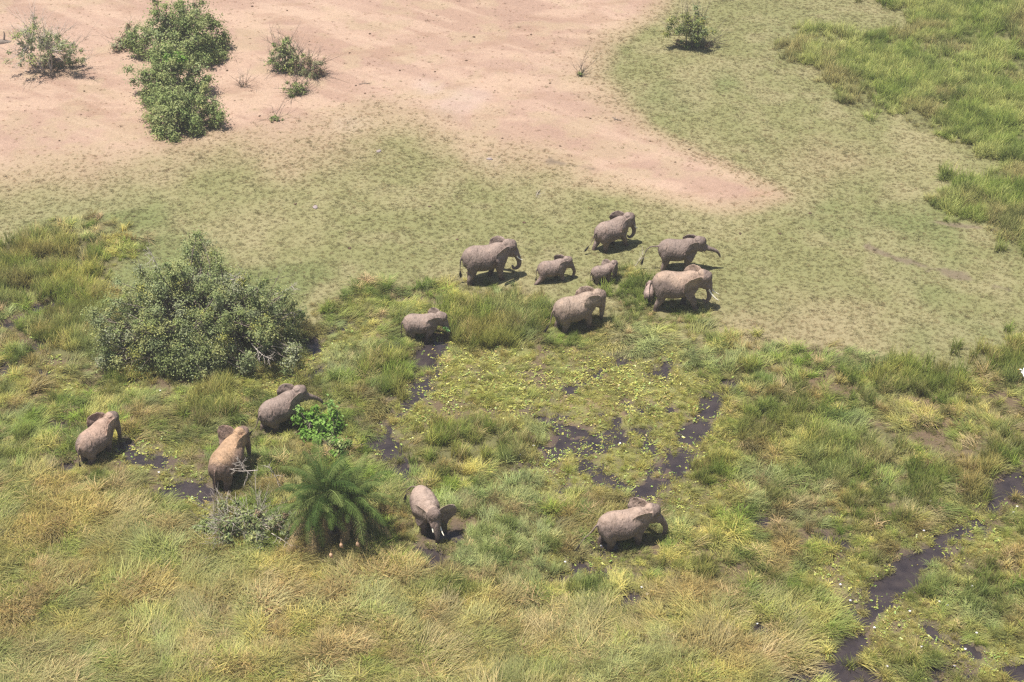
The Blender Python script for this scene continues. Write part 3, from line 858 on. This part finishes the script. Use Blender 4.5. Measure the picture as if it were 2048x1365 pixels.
# sparse trees on the bare soil
def flat_top(p, r): return p[2] > 1.2
shrub('sparse_tree', 95, 150, 2.9, 2.2, 3.6, 'pale sparse tree with many thin grey stems at the left edge of the bare soil', 'tree', 80, 5200, .12, G_PALE + G_GREY, clr=(.25, .55), seed=21, shape=flat_top, stem=.05, twigs=150, branch_mat='dead')
shrub('low_bush', 120, 140, 1.6, .8, .8, 'low dry brown scrub around the stems of the pale sparse tree', 'bush', 24, 1300, .12, DRY + G_PALE, clr=(.2, .35), seed=22, stem=.02, twigs=30)
shrub('sparse_bush', 572, 148, 1.15, .9, 3.0, 'upright sparse green bush right of the leafy column', 'bush', 46, 4600, .13, G_PALE + G_OLIVE + G_BRIGHT[:1], clr=(.22, .42), seed=23, stem=.035, twigs=70)
shrub('sparse_bush', 618, 158, 1.2, .7, 1.5, 'low spreading half bare bush beside the upright sparse one', 'bush', 34, 2600, .12, G_PALE + DRY, clr=(.2, .4), seed=24, stem=.025, twigs=70)
shrub('round_bush', 593, 198, .82, .7, .95, 'small round dark green bush below the sparse upright one', 'bush', 24, 1700, .11, G_DARK + DRY[:1], clr=(.16, .3), seed=25, stem=.02, twigs=40)
shrub('round_bush', 552, 250, .38, .33, .42, 'tiny green bush alone on the pink soil left of centre', 'bush', 10, 420, .09, G_DARK, clr=(.1, .18), seed=26, stem=.012, twigs=10)
shrub('round_bush', 1157, 161, .36, .3, .40, 'tiny dark bush at the right edge of the bare soil', 'bush', 9, 320, .09, G_DARK + DRY, clr=(.1, .18), seed=27, stem=.012, twigs=14)
shrub('sapling', 487, 182, .28, .28, .95, 'thin bare sapling on the soil right of the leafy column', 'sapling', 6, 70, .08, DRY, clr=(.1, .18), seed=28, stem=.014, twigs=16)
def umb(p, r): return p[2] > .9
shrub('acacia_tree', 1383, 98, 1.75, 1.4, 3.0, 'yellow green feathery tree standing alone on the turf at the top', 'tree', 60, 8000, .11, YG + G_OLIVE, clr=(.25, .5), seed=29, shape=umb, stem=.045, twigs=70)
shrub('low_bush', 1388, 100, 1.6, .7, .55, 'low dark scrub round the foot of the feathery tree', 'bush', 26, 1500, .11, G_DARK + DRY, clr=(.15, .3), seed=30, stem=.02, twigs=30)
# bright leafy bush in front of the elephant in the marsh
shrub('leafy_bush', 632, 870, 1.35, .95, 1.55, 'bright green broad leaved bush before the elephant in the marsh', 'bush', 52, 3300, .155, G_BRIGHT, clr=(.22, .38), seed=31, stem=.03)
shrub('leafy_bush', 680, 905, .62, .42, .95, 'smaller leafy bush at the right foot of the bright green one', 'bush', 16, 800, .14, G_BRIGHT + G_DARK, clr=(.16, .3), seed=32, stem=.02, twigs=8)
# tangled grey scrub left of the palm
gs = shrub('tangled_scrub', 503, 1068, 2.0, 1.5, 1.35, 'tangled grey green scrub with dry stems left of the palm', 'shrub', 85, 8500, .115, G_GREY + G_OLIVE + DRY[:1], clr=(.22, .45), seed=33, stem=.03, twigs=120, branch_mat='dead')
shrub('tangled_scrub', 425, 1062, .9, .8, .7, 'low pale green scrub just behind the feet of the dusty elephant', 'shrub', 34, 3000, .11, G_GREY + YG[:1] + G_OLIVE, clr=(.2, .36), seed=34, stem=.02, twigs=12)
for q, (a, b, z, d, L) in enumerate([(520, 985, 1.3, (-1, .1, .06), 1.7), (505, 985, 1.0, (-.4, .25, .5), 1.1), (560, 1000, 1.1, (-.2, -.3, .9), 1.2), (545, 1085, .5, (.5, -.4, -.05), 1.4)]):
    w = P(a, b); g = gs.location
    dead_branch('dead_branch', gs, (w[0] - g[0], w[1] - g[1], z), d, L, 40 + q, .024, 9)

# ---------------------------------------------------------------- palm
def frond(A, base, az, elev, L, seed, c, droop=95):
    r = np.random.default_rng(seed); n = 12; p = np.array(base, float); a = R(elev); dh = np.array([math.cos(az), math.sin(az), 0.]); pts = [p.copy()]; dirs = []
    for i in range(n):
        d = dh * math.cos(a) + np.array([0, 0, 1]) * math.sin(a); dirs.append(d); p = p + d * L / n; pts.append(p.copy()); a -= R(droop) / n * (.5 + i / n)
    V, F = tube([(*q, .028 * (1 - .8 * i / n)) for i, q in enumerate(pts)], 4, 1); A.add(V, F, np.array(c) * 1.6 + .01)
    side = np.array([-dh[1], dh[0], 0.]); LV = []; LF = []; LC = []; o = 0
    for i in range(46):
        t = .10 + .89 * i / 46; k = min(int(t * n), n - 1); q = pts[k] + (pts[k + 1] - pts[k]) * (t * n - k); d = dirs[k]
        up = np.cross(side, d); l = L * .175 * math.sin(math.pi * (t * .82 + .16)) ** .7
        for s in (1, -1):
            v = side * s * .78 + d * .55 + up * .22 + r.normal(0, .07, 3); v /= np.linalg.norm(v)
            m = q + v * l * .55; e = q + v * l - np.array([0, 0, l * .32]); w = d * .0145
            LV += [q - w * .6, q + w * .6, m + w, m - w, e]; LF += [[o, o + 1, o + 2, o + 3], [o + 3, o + 2, o + 4]]; LC.append(np.array(c) * (.75 + .5 * r.random())); o += 5
    A.V.append(np.array(LV)); A.F += [[a_ + A.n for a_ in f] for f in LF]; A.n += len(LV); A.C.append(np.repeat(np.array(LC), 5, 0))
pr = np.random.default_rng(77)
px_, py_ = P(668, 1085)
palm = empty('palm_tree', (px_, py_, 0), 0, label='dark green feather palm growing in a low clump at the pool edge', cat='palm')
CROWNS = [(-.25, .2, 2.75, 1.0, 30), (.95, .30, 2.2, .92, 24), (-.95, .1, 2.0, .82, 18), (.3, 1.1, 2.1, .8, 10)]
for q, (a, b, z, sc, nf) in enumerate(CROWNS):
    T = Acc(); T.add(*tube([(a * .5, b * .5, -.2, .16), (a * .8, b * .8, z * .5, .13), (a, b, z, .15)], 10, 3)); T.build('trunk', M['bark'], palm)
    for f in range(nf):
        A = Acc(); el = 84 - 92 * (f / nf) ** .9
        frond(A, (a, b, z), f * 2.39996 + q, el, 2.60 * sc * (.80 + .35 * pr.random()), 100 * q + f, pr.choice([0, 1, 2]) == 0 and (.075, .115, .028) or ((.042, .075, .018) if f % 2 else (.13, .165, .050)), 70 + 30 * pr.random())
        A.build('frond', M['palm'], palm, False, 'leafcol')
D = Acc()
for f in range(24):
    q = f % 3; a, b, z, sc, nf = CROWNS[q]
    frond(D, (a, b, z - .25), f * 2.39996, -18 - 30 * pr.random(), 2.45 * (.8 + .3 * pr.random()), 900 + f, (.30, .225, .12), 60)
D.build('dead_fronds', M['palm'], palm, False, 'leafcol')
BUSHES.append((px_, py_, .8))
for q, (a, b, z, lb) in enumerate([(663, 1082, .95, 'straw weaver nest hanging at the lower middle of the palm, leftmost'), (683, 1062, 1.1, 'small straw weaver nest hanging near the palm front'),
                                (716, 1060, 1.1, 'rounder pink straw weaver nest hanging right of the palm front'), (728, 1012, 1.25, 'straw weaver nest high on the right side of the palm')]):
    wx_, wy_ = P(a, b + 22, z)
    wy_ -= .25
    A = Acc(); A.add(*ball((0, 0, 0), (.085, .085, .13), 12, 8)); A.add(*tube([(0, 0, .10, .03), (.01, 0, .22, .012), (.02, 0, .34, .006)], 6, 2)); A.add(*tube([(.05, 0, -.06, .04), (.07, 0, -.14, .032)], 8, 1))
    o = A.build('weaver_nest', M['nest']); o.location = (wx_, wy_, z); tag(o, lb, 'nest', 'nests hanging from the palm')

# ---------------------------------------------------------------- the herd
GH = 'elephants walking over the turf'
GM = 'elephants wading in the marsh'
CURL = [(2.14, 1.55), (2.22, 1.18), (2.12, .90), (1.88, .82), (1.74, .98)]
elephant(1, 1221, 502, 34, 2.05, 'elephant farthest away on the turf, trunk curled under, tail swung back', head=(-8, 4), trunk=CURL, ears=(50, 40), feet=(-.30, .55, -.35, .25),
         tail=[(-1.64, 0, 1.80), (-1.72, .05, 1.45), (-1.90, .08, 1.10), (-2.15, .1, .85)], tusk=(.45, .45), group=GH)
elephant(2, 970, 564, 14, 2.40, 'big elephant leading on the left of the turf, white tusks over a curled trunk', head=(0, 2), trunk=[(2.18, 1.58), (2.30, 1.20), (2.24, .90), (2.0, .84), (1.90, 1.05)],
         ears=(52, 46), feet=(-.25, .35, .10, -.10), tusk=(.62, .62), group=GH)
elephant(3, 1103, 569, 16, 1.54, 'half grown elephant stepping with one hind leg stretched back', head=(0, 3), trunk=[(2.20, 1.60), (2.36, 1.22), (2.28, .80), (2.05, .45), (1.90, .32)],
         ears=(48, 34), feet=(-.15, .50, .15, -.85), group=GH, baby=.5)
elephant(4, 1204, 570, 22, 1.26, 'small calf with raised dark ear standing behind the bright reeds', head=(26, 6), ears=(75, 30), baby=1, group=GH, feet=(.1, -.1, -.1, .1))
elephant(5, 1353, 542, 2, 2.08, 'elephant reaching its trunk forward and lifting its tail', head=(0, 2), trunk=[(2.28, 1.84), (2.68, 1.72), (2.94, 1.54), (3.12, 1.22)], ears=(30, 36), feet=(.1, -.05, .1, -.1), mud=.2,
         tail=[(-1.72, 0, 1.98), (-2.02, 0, 1.98), (-2.36, -.02, 1.72), (-2.50, -.05, 1.30), (-2.58, -.06, .98)], group=GH, skin=(.185, .142, .125), dust=(.235, .182, .158))
elephant(6, 1350, 620, -1, 2.46, 'largest elephant striding with long white tusks at the right of the herd', head=(-6, 8), trunk=[(2.12, 1.55), (2.20, 1.15), (2.10, .84), (1.88, .95)], ears=(34, 44),
         feet=(-.20, .55, .1, -.2), tusk=(1.05, 1.05), group=GH, dust=(.36, .265, .205))
elephant(7, 1297, 606, 82, .96, 'tiny calf seen from behind close against the tail of the largest elephant', baby=1, ears=(20, 20), group=GH, feet=(.1, -.1, -.1, .1), dust=(.36, .27, .24))
elephant(8, 1149, 657, 24, 2.32, 'elephant with lowered head and big flat ear at the edge of the reeds', sink=.15, head=(-4, 16), trunk=[(2.12, 1.60), (2.22, 1.22), (2.30, .85), (2.42, .50)], ears=(30, 26), feet=(-.2, .15, -.1, .15),
         group=GM, dust=(.34, .262, .21), skin=(.235, .175, .145), tail=[(-1.62, 0, 1.80), (-1.70, 0, 1.45), (-1.76, 0, 1.10), (-1.95, .0, .78)])
e9 = elephant(9, 843, 677, 3, 1.80, 'young elephant chewing a green bunch at the left end of the reeds', sink=.18, head=(-4, 8), trunk=[(2.18, 1.55), (2.32, 1.15), (2.36, .75), (2.34, .40)], ears=(46, 42), feet=(.1, -.40, -.2, .25),
         group=GM, baby=.3, tusk=(0, .25))
elephant(10, 561, 853, 43, 2.12, 'elephant in the marsh stretching its trunk over the bright leafy bush', sink=.25, head=(-12, 4), trunk=[(2.30, 1.80), (2.66, 1.62), (2.98, 1.36), (3.18, 1.05)], ears=(48, 42), feet=(.1, -.1, -.2, .45),
         group=GM, tail=[(-1.62, 0, 1.80), (-1.72, .05, 1.45), (-1.86, .10, 1.10), (-2.15, .18, .85)])
elephant(11, 195, 911, 62, 2.12, 'leftmost elephant wading away beside the lily covered water', sink=.32, head=(-10, 10), trunk=[(2.15, 1.60), (2.26, 1.22), (2.28, .90), (2.26, .62)], ears=(40, 36), feet=(.25, -.1, .2, -.15),
         group=GM, dust=(.40, .28, .22))
elephant(12, 459, 958, 72, 2.34, 'elephant with orange dust on its back and one ear spread wide', sink=.25, head=(-16, 8), ears=(74, 26), feet=(.2, -.1, .1, -.1), trunk=[(2.15, 1.60), (2.26, 1.22), (2.30, .80), (2.26, .42)],
         group=GM, dust=(.40, .265, .165), skin=(.20, .138, .112))
elephant(13, 852, 1047, -70, 2.10, 'elephant facing the viewer beside the palm with one ear spread', sink=.30, head=(2, 6), ears=(74, 34), feet=(.1, .15, -.1, .1), trunk=[(2.16, 1.60), (2.26, 1.18), (2.24, .78), (2.16, .38)],
         group=GM, tusk=(.70, .35), dust=(.36, .275, .23), tail=[(-1.66, -.05, 1.95), (-1.85, -.30, 1.90), (-1.95, -.55, 1.60), (-1.98, -.62, 1.25)])
elephant(14, 1245, 1087, 15, 2.24, 'elephant deep in grass at the lower right, tail streaming behind', sink=.28, head=(-4, 6), ears=(50, 24), feet=(.05, .1, -.2, .15), trunk=[(2.30, 1.68), (2.52, 1.30), (2.52, .92), (2.32, .66), (2.14, .72)],
         group=GM, dust=(.36, .27, .22), tail=[(-1.66, 0, 1.82), (-1.95, -.08, 1.55), (-2.35, -.15, 1.25), (-2.62, -.18, .85)])
# green bunch in the young elephant's mouth
r = np.random.default_rng(5)
V, F, C = leaf_cloud(np.array([[0, 0, 0], [.12, -.02, -.08], [.2, -.02, -.16]]), np.array([.10, .11, .09]), 60, .13, [(.22, .42, .12), (.30, .50, .20)], r)
b = mesh_np('leaf_bunch', V, F, M['leaf'], attrs={'leafcol': C}); tag(b, 'fresh green leaf bunch held in the mouth of the young elephant', 'leaves')
yw = R(3); lx, ly, lz = 1.78 * 1.80 / 2.55, -.28, 1.52 * 1.80 / 2.55
b.location = (e9.location[0] + lx * math.cos(yw) - ly * math.sin(yw), e9.location[1] + lx * math.sin(yw) + ly * math.cos(yw), e9.location[2] + lz)
HERD = [o for o in col.objects if o.name.startswith('elephant')]

# ---------------------------------------------------------------- egret at the right edge
ex, ey = P(2046, 772)
eg = empty('egret', (ex, ey, .75), R(165), label='white egret with open wings low over the reeds at the right edge', cat='bird')
A = Acc(); A.add(*tube([(-.26, 0, -.02, .02), (-.16, 0, 0, .055), (0, 0, .02, .085), (.14, 0, .05, .06), (.22, 0, .10, .03), (.20, 0, .18, .022), (.24, 0, .24, .026), (.29, 0, .24, .03), (.33, 0, .235, .016)], 10, 3))
A.build('body', M['white'], eg)
for s in (1, -1):
    V = []; F = []
    prof = [(0, .12, -.14, .03), (.16, .15, -.17, .11), (.34, .12, -.18, .13), (.50, .04, -.20, .08), (.62, -.06, -.20, .02)]
    for y, f, b_, z in prof:
        V += [(f, s * y, z + .012), (b_, s * y, z + .004), (f, s * y, z - .008), (b_, s * y, z - .004)]
    for i in range(len(prof) - 1):
        a = 4 * i; F += [[a, a + 1, a + 5, a + 4], [a + 3, a + 2, a + 6, a + 7], [a + 2, a, a + 4, a + 6], [a + 1, a + 3, a + 7, a + 5]]
    mesh_np('wing', V, F, M['white'], eg, True)
    V, F = tube([(-.2, s * .03, -.04, .012), (-.36, s * .03, -.07, .009), (-.52, s * .03, -.09, .007)], 6, 1); mesh_np('leg', V, F, M['hair'], eg, True)
V, F = tube([(.32, 0, .235, .014), (.44, 0, .22, .003)], 6, 1); mesh_np('beak', V, F, M['beak'], eg, True)

# ---------------------------------------------------------------- stones, dung, twigs, log
def rock(name, px, py, s, mat, label, cat, group, seed, flat=.5):
    r = np.random.default_rng(seed); V, F = ball((0, 0, 0), 1, 12, 8)
    d = 1 + .22 * np.sin(V @ r.normal(0, 2.2, 3)) + .12 * np.sin(V @ r.normal(0, 5, 3))
    V = V * d[:, None] * (s, s * .75, s * flat)
    x, y = P(px, py); o = mesh_np(name, V, F, M[mat], smooth=True); o.location = (x, y, gh(x, y) + s * flat * .25); o.rotation_euler = (0, 0, r.random() * 6)
    return tag(o, label, cat, group)
rock('stone', 630, 424, 0.22, 'stone', 'pale flat stone on the turf above the broad thicket', 'stone', 'pale stones on the turf', 1, .35)
rock('stone', 757, 310, 0.21, 'stone', 'pale stone where the turf meets the pink soil', 'stone', 'pale stones on the turf', 2, .4)
rock('stone', 979, 325, 0.19, 'stone', 'grey pink stone at the soil edge, right of the other pale ones', 'stone', 'pale stones on the turf', 3, .4)
rock('lump', 80, -12, .55, 'dung', 'small unidentified dark brown boulder cut off by the top edge', 'lump', None, 4, .7)  # rounded stand-ins for two dark shapes of unknown nature
rock('lump', 112, -8, 1.1, 'dung', 'long unidentified dark brown boulder cut off by the top edge, right of a smaller one', 'lump', None, 5, .5)
DB = 'bits of dry dung and earth on the bare soil'
for q, (a, b) in enumerate([(163, 237), (170, 190), (120, 290), (848, 86), (740, 78), (712, 180), (730, 195), (948, 84), (800, 150), (840, 168), (990, 190), (520, 242), (870, 152), (440, 300), (933, 130), (700, 115),
                            (1290, 175), (1062, 80), (1100, 175), (1350, 333), (1300, 290), (1378, 305), (1180, 245), (620, 92), (505, 22), (575, 30), (470, 210), (455, 150), (1120, 300), (1005, 285)]):
    rock('dung', a, b, .06 + .05 * ((q * 37) % 10) / 10, 'dung', 'small dark clod of dry dung lying on the pink soil', 'dung', DB, 50 + q, .5)
for q, (a, b) in enumerate([(592, 418), (915, 485), (936, 552), (1048, 452), (1560, 470), (700, 505), (1620, 430), (860, 420), (1480, 470)]):
    rock('dung', a, b, .11, 'dung', 'dark clod of dung lying on the green turf', 'dung', 'dung on the turf', 90 + q, .5)
def twigs(px, py, L, seed, label, mat='dead', rad=.022):
    x, y = P(px, py); root = dead_branch('fallen_branch', None, (0, 0, .05), (math.cos(seed), math.sin(seed), .06), L, seed, rad, 5)
    root.data.materials[0] = M[mat]
    root.location = (x, y, gh(x, y)); tag(root, label, 'branch')
twigs(1080, 388, 1.1, 61, 'bleached fallen branch on the turf above the half grown elephant')
twigs(1225, 243, .8, 62, 'dark broken branch on the bare soil near the turf edge', 'bark', .03)
twigs(718, 178, .8, 63, 'dark fallen branch on the pink soil right of the round bush', 'bark', .025)
twigs(1270, 540, 1.5, 64, 'pale reed stalk lying on the turf behind the largest elephant')
twigs(205, 740, 1.0, 65, 'pale dead branch lying at the left foot of the broad thicket')
lx, ly = P(4, 96); lg = empty('fallen_log', (lx, ly, .1), R(12), label='grey purple fallen log with a stub branch at the left edge', cat='log')
A = Acc(); A.add(*tube([(-2.2, 0, .18, .34), (-1.2, .05, .25, .36), (-.2, 0, .28, .30), (.5, 0, .25, .2), (.75, .02, .22, .08)], 10, 3)); A.build('trunk', M['bark'], lg)
A = Acc(); A.add(*tube([(.2, 0, .4, .09), (.32, .05, .85, .07), (.30, .1, 1.15, .03)], 6, 3)); A.build('stub', M['bark'], lg)

# water lily flowers
FL = 'white water lily flowers'
def flower(px, py, k):
    x, y = P(px, py); r = np.random.default_rng(k); A = Acc()
    for ring, (n, rr, zz) in enumerate([(8, .085, .05), (6, .05, .07)]):
        for i in range(n):
            a = 2 * math.pi * i / n + ring * .4; d = np.array([math.cos(a), math.sin(a), 0]); s = np.array([-d[1], d[0], 0]) * .022
            A.add([d * .01, d * rr * .6 + s + (0, 0, zz * .4), d * rr + (0, 0, zz), d * rr * .6 - s + (0, 0, zz * .4), d * rr * .6 - (0, 0, .006)], [[0, 1, 2, 3], [0, 4, 1], [1, 4, 2], [2, 4, 3], [3, 4, 0]])
    o = A.build('lily_flower', M['petal'], smooth=False); o.location = (x, y, max(gh(x, y), WATER_Z) + .14); o.scale = (.72,) * 3
    tag(o, 'small white water lily flower floating on the marsh', 'flower', FL)
for q, (a, b) in enumerate([(1514, 1250), (1680, 1174), (1879, 1174), (1943, 1177), (1819, 1227), (1878, 1209), (1894, 1218), (1748, 1260), (1952, 1272), (1843, 1298), (1773, 1341), (1909, 1334),
                            (1822, 1039), (1847, 1066), (2033, 1019), (2025, 1032), (1860, 1011), (1130, 1128), (1202, 1096), (1283, 1181), (1294, 1192), (212, 783), (321, 786), (1067, 895), (1040, 915),
                            (318, 949), (257, 865), (1930, 1302), (1700, 1205), (1240, 890)]): flower(a, b, q)

# ---------------------------------------------------------------- scatter the grasses
def scatter_grass():
    # marsh: a thick sward of clumps
    x, y = field(19., y1=98); z = zones(x, y); n = len(x)
    wet = np.maximum(z['water'], z['pond'])
    fore = sdpoly(poly([(-400, 930), (200, 960), (400, 1090), (760, 1125), (900, 1195), (1260, 1200), (1420, 1215), (1640, 1240), (1620, 1345), (1640, 2200), (-800, 2200)]), x, y) + (fbm(x, y, 2., 3, 31) - .5) * 4
    fore = sstep(-1, 1, fore)
    dens = z['marsh'] * (1 - wet) * np.clip(.34 + .50 * sstep(.40, .62, fbm(x, y, 2.4, 3, 32)) + .9 * fore + .4 * z['reed'] - .20 * z['mat'] * (1 - z['reed']), 0, 1)
    dens = dens * (1 - .6 * z['bank'] * (1 - fore))
    dens *= 1 - .6 * np.clip(z['trail'], 0, 1)
    dens *= 1 - (.88 - .35 * fore) * z['gap']
    k = (rng.random(n) < dens) & free(x, y)
    x, y = x[k], y[k]; z = {a: b[k] for a, b in z.items()}; fore = fore[k]; n = len(x)
    r = rng.random(n)
    lod = sstep(.46, .60, fbm(x, y, 3.6, 3, 33))
    idx = np.where(r < .38 * (1 - lod), 0, np.where(r < .62 - .5 * lod, 1, np.where(r < .72 - .35 * lod, 2, np.where(r < .88, 3, 4))))
    wild = (fbm(x, y, 1.7, 3, 81) > .61) & (fore < .35) & (z['mat'] < .6) & (z['marsh'] > .8)
    re = ((z['reed'] > .4) & (rng.random(n) < .85)) | (wild & (rng.random(n) < .7))
    idx = np.where(re, rng.integers(5, 7, n), idx)
    ang = lodge(x, y) + rng.normal(0, .35, n); ang = np.where(np.isin(idx, (3, 4)), ang, rng.random(n) * 6.28)
    s = (.46 + .50 * rng.random(n)) * (1 + .08 * fore) * (1 - .45 * z['mat'] * (1 - z['reed']))
    s *= .55 + 1.0 * fbm(x, y, 1.0, 2, 34)
    s = np.where(re, .62 + .35 * rng.random(n) - .16 * wild, s)
    # keep clumps next to the animals low enough to show them
    for e in HERD:
        d = np.hypot(x - e.location[0], y - e.location[1] + .8); s = np.where(d < 1.9, s * .60, s)
    c = palette(x, y, z, n)
    c = lerp(c, (.40, .34, .145), fore * .25)
    c = lerp(c, (.36, .235, .105), fore * sstep(.52, .66, fbm(x, y, 2.2, 4, 91)) * sstep(4, -14, x) * .30)
    c = lerp(c, (.26, .30, .075), z['reed'] * .35)
    c = lerp(c, (.150, .205, .045), wild * .6)
    c = lerp(c, (.34, .33, .085), z['mat'] * .45)
    bright = np.isin(idx, (3, 4)); c = lerp(c, (.30, .33, .17), bright * .28)
    rot = np.stack([rng.normal(0, .12, n), rng.normal(0, .12, n), ang], 1)
    pts = np.stack([x, y, gha(x, y)], 1)
    o = scatter('marsh_grass', pts, rot, np.stack([s * (1.15 + .2 * fore), s * (1.15 + .2 * fore), s], 1), idx, c, GRASSES)
    tag(o, kind='stuff'); cnt = [n]
    # bright sedge beds on the turf
    x, y = field(15.); z = zones(x, y); k = (rng.random(len(x)) < z['green'] * np.clip(.25 + sstep(.38, .58, fbm(x, y, 2.6, 4, 35)), 0, 1)) & free(x, y)
    x, y = x[k], y[k]; n = len(x); zs = zones(x, y)
    c = lerp(lerp(np.ones((n, 3)) * (.225, .300, .070), (.37, .415, .145), sstep(.4, .6, fbm(x, y, 2.2, 3, 36) * .7 + rng.random(n) * .3)), (.33, .29, .14), sstep(.54, .68, fbm(x, y, 3., 3, 37)) * .7)
    c = lerp(c, (.09, .14, .03), sstep(.56, .66, fbm(x, y, 1.4, 3, 38)) * .6) * (.8 + .4 * rng.random((n, 1)))
    s = (.60 + .40 * rng.random(n)) * (.65 + .7 * fbm(x, y, 2.4, 3, 39))
    for e in HERD:
        s = np.where(np.hypot(x - e.location[0], y - e.location[1] + .8) < 1.9, s * .62, s)
    idx = np.where(rng.random(n) < .55, rng.integers(5, 7, n), rng.integers(0, 3, n))
    o = scatter('sedge_bed', np.stack([x, y, gha(x, y)], 1), np.stack([rng.normal(0, .1, n), rng.normal(.10, .1, n), rng.random(n) * 6.28], 1), np.stack([s * 1.2, s * 1.2, s], 1), idx, c, GRASSES)
    tag(o, kind='stuff'); cnt.append(n)
    # low turf
    x, y = field(38.); z = zones(x, y)
    clump = sstep(.40, .62, fbm(x, y, .9, 3, 41))
    dens = (1 - z['dirt'] * .96) * (1 - z['marsh'] * (.35 + .3 * z['mat'])) * (1 - z['water']) * (1 - z['trail'] * .8) * (1 - .75 * z['gap']) * (.80 + .20 * clump) * (1 - .7 * z['pond'])
    k = (rng.random(len(x)) < dens)
    x, y = x[k], y[k]; z = {a: b[k] for a, b in z.items()}; n = len(x)
    c = soil_colour(x, y, z) * 1.12
    big = fbm(x, y, 6., 3, 42); r = rng.random(n)
    c = lerp(c, (.17, .19, .08), (r < .15) * .35); c = lerp(c, (.28, .28, .145), ((r > .5) & (r < .78)) * .6); c = lerp(c, (.22, .145, .085), (r > .95) * .6)
    c = lerp(c, (.20, .215, .065), z['marsh'] * .6)
    c = lerp(c, (.34, .34, .080), z['mat'] * .55)
    c = c * (.8 + .4 * rng.random((n, 1)))
    s = .28 + .28 * rng.random(n) + .58 * z['marsh']
    tall = (rng.random(n) < .05); s = np.where(tall, s * 1.7, s); c[tall] *= .72
    o = scatter('turf_grass', np.stack([x, y, gha(x, y)], 1), np.stack([rng.normal(0, .1, n), rng.normal(0, .1, n), rng.random(n) * 6.28], 1), np.stack([s, s, s * .8], 1), rng.integers(7, 9, n), c, GRASSES)
    tag(o, kind='stuff'); cnt.append(n)
    # floating leaves
    pads = []
    for q, (nn, rr) in enumerate([(6, .050), (7, .036), (6, .062)]):
        r_ = np.random.default_rng(q); V = []; F = []; o_ = 0
        for w in range(3):
            cx_, cy_ = r_.normal(0, .09, 2) if w else (0, 0)
            R0 = rr * (.6 + .5 * r_.random()); V.append((cx_, cy_, .004 * w)); a0 = r_.random() * 6
            for i in range(nn): V.append((cx_ + R0 * math.cos(a0 + i * 5.9 / nn), cy_ + R0 * math.sin(a0 + i * 5.9 / nn), .004 * w + .012 * r_.random()))
            for i in range(nn - 1): F.append([o_, o_ + 1 + i, o_ + 2 + i])
            o_ += nn + 1
        pads.append(mesh_np('pad_%s' % 'abc'[q], V, F, M['pad'], link=False))
    PL = lib('floating_leaves', pads)
    x, y = field(80., y1=92); z = zones(x, y)
    pat = sstep(.40, .60, fbm(x, y, 1.5, 3, 44)); pat2 = sstep(.45, .60, fbm(x, y, .7, 2, 45))
    yel = sdpoly(poly([(850, 690), (1000, 655), (1090, 700), (1200, 690), (1310, 705), (1390, 770), (1330, 800), (1200, 830), (1080, 850), (960, 830), (850, 800)]), x, y) + (fbm(x, y, 3, 4, 46) - .5) * 11
    yel2 = sdpoly(poly([(180, 760), (420, 775), (520, 775), (600, 740), (700, 660), (720, 700), (560, 800), (430, 810), (200, 800)]), x, y) + (fbm(x, y, 1.5, 3, 47) - .5) * 3
    ye = np.maximum(sstep(-.5, .8, yel), sstep(-.5, .6, yel2))
    dens = z['mat'] * np.clip(.12 + .42 * pat * pat2 + .80 * ye * (.15 + .85 * pat * (.4 + .6 * pat2)), 0, 1) * (1 - .7 * z['water']) + z['bank'] * z['marsh'] * (1 - z['water'] * .85) * .30 * pat2
    k = rng.random(len(x)) < dens
    x, y = x[k], y[k]; z = {a: b[k] for a, b in z.items()}; ye = ye[k]; n = len(x); r = rng.random((n,))
    c = lerp(np.ones((n, 3)) * (.27, .32, .07), (.47, .46, .115), sstep(.15, .8, r * .7 + ye * .4)); c = lerp(c, (.33, .22, .09), (rng.random(n) < .13) * .8); c = lerp(c, (.20, .34, .08), (rng.random(n) < .2) * .7)
    zz = np.maximum(gha(x, y), WATER_Z) + .02 + .09 * rng.random(n) * (1 - np.maximum(z['water'], z['pond']))
    s = .40 + .8 * rng.random(n) ** 1.5
    o = scatter('floating_leaves', np.stack([x, y, zz], 1), np.stack([rng.normal(0, .18, n), rng.normal(0, .18, n), rng.random(n) * 6.28], 1), np.stack([s, s, s], 1), rng.integers(0, 3, n), c, PL)
    tag(o, kind='stuff'); cnt.append(n)
    print('SCATTER', cnt)
scatter_grass()

# ---------------------------------------------------------------- the hot, dusty air
hm = bpy.data.materials.new('haze_air'); hm.use_nodes = True
for nd in list(hm.node_tree.nodes):
    if nd.type != 'OUTPUT_MATERIAL': hm.node_tree.nodes.remove(nd)
pv = hm.node_tree.nodes.new('ShaderNodeVolumePrincipled')
pv.inputs['Color'].default_value = (.93, .93, .93, 1)
pv.inputs['Density'].default_value = HAZE
pv.inputs['Anisotropy'].default_value = .25
hm.node_tree.links.new(pv.outputs[0], hm.node_tree.nodes['Material Output'].inputs['Volume'])
hx, hy0, hy1, hz0, hz1 = 2700, -1700, 3800, -1.3, 56.
hv = [(a, b, c) for c in (hz0, hz1) for b in (hy0, hy1) for a in (-hx, hx)]
hz = mesh_np('haze', hv, [[0, 2, 3, 1], [4, 5, 7, 6], [0, 1, 5, 4], [2, 6, 7, 3], [0, 4, 6, 2], [1, 3, 7, 5]], hm)
tag(hz, kind='stuff')
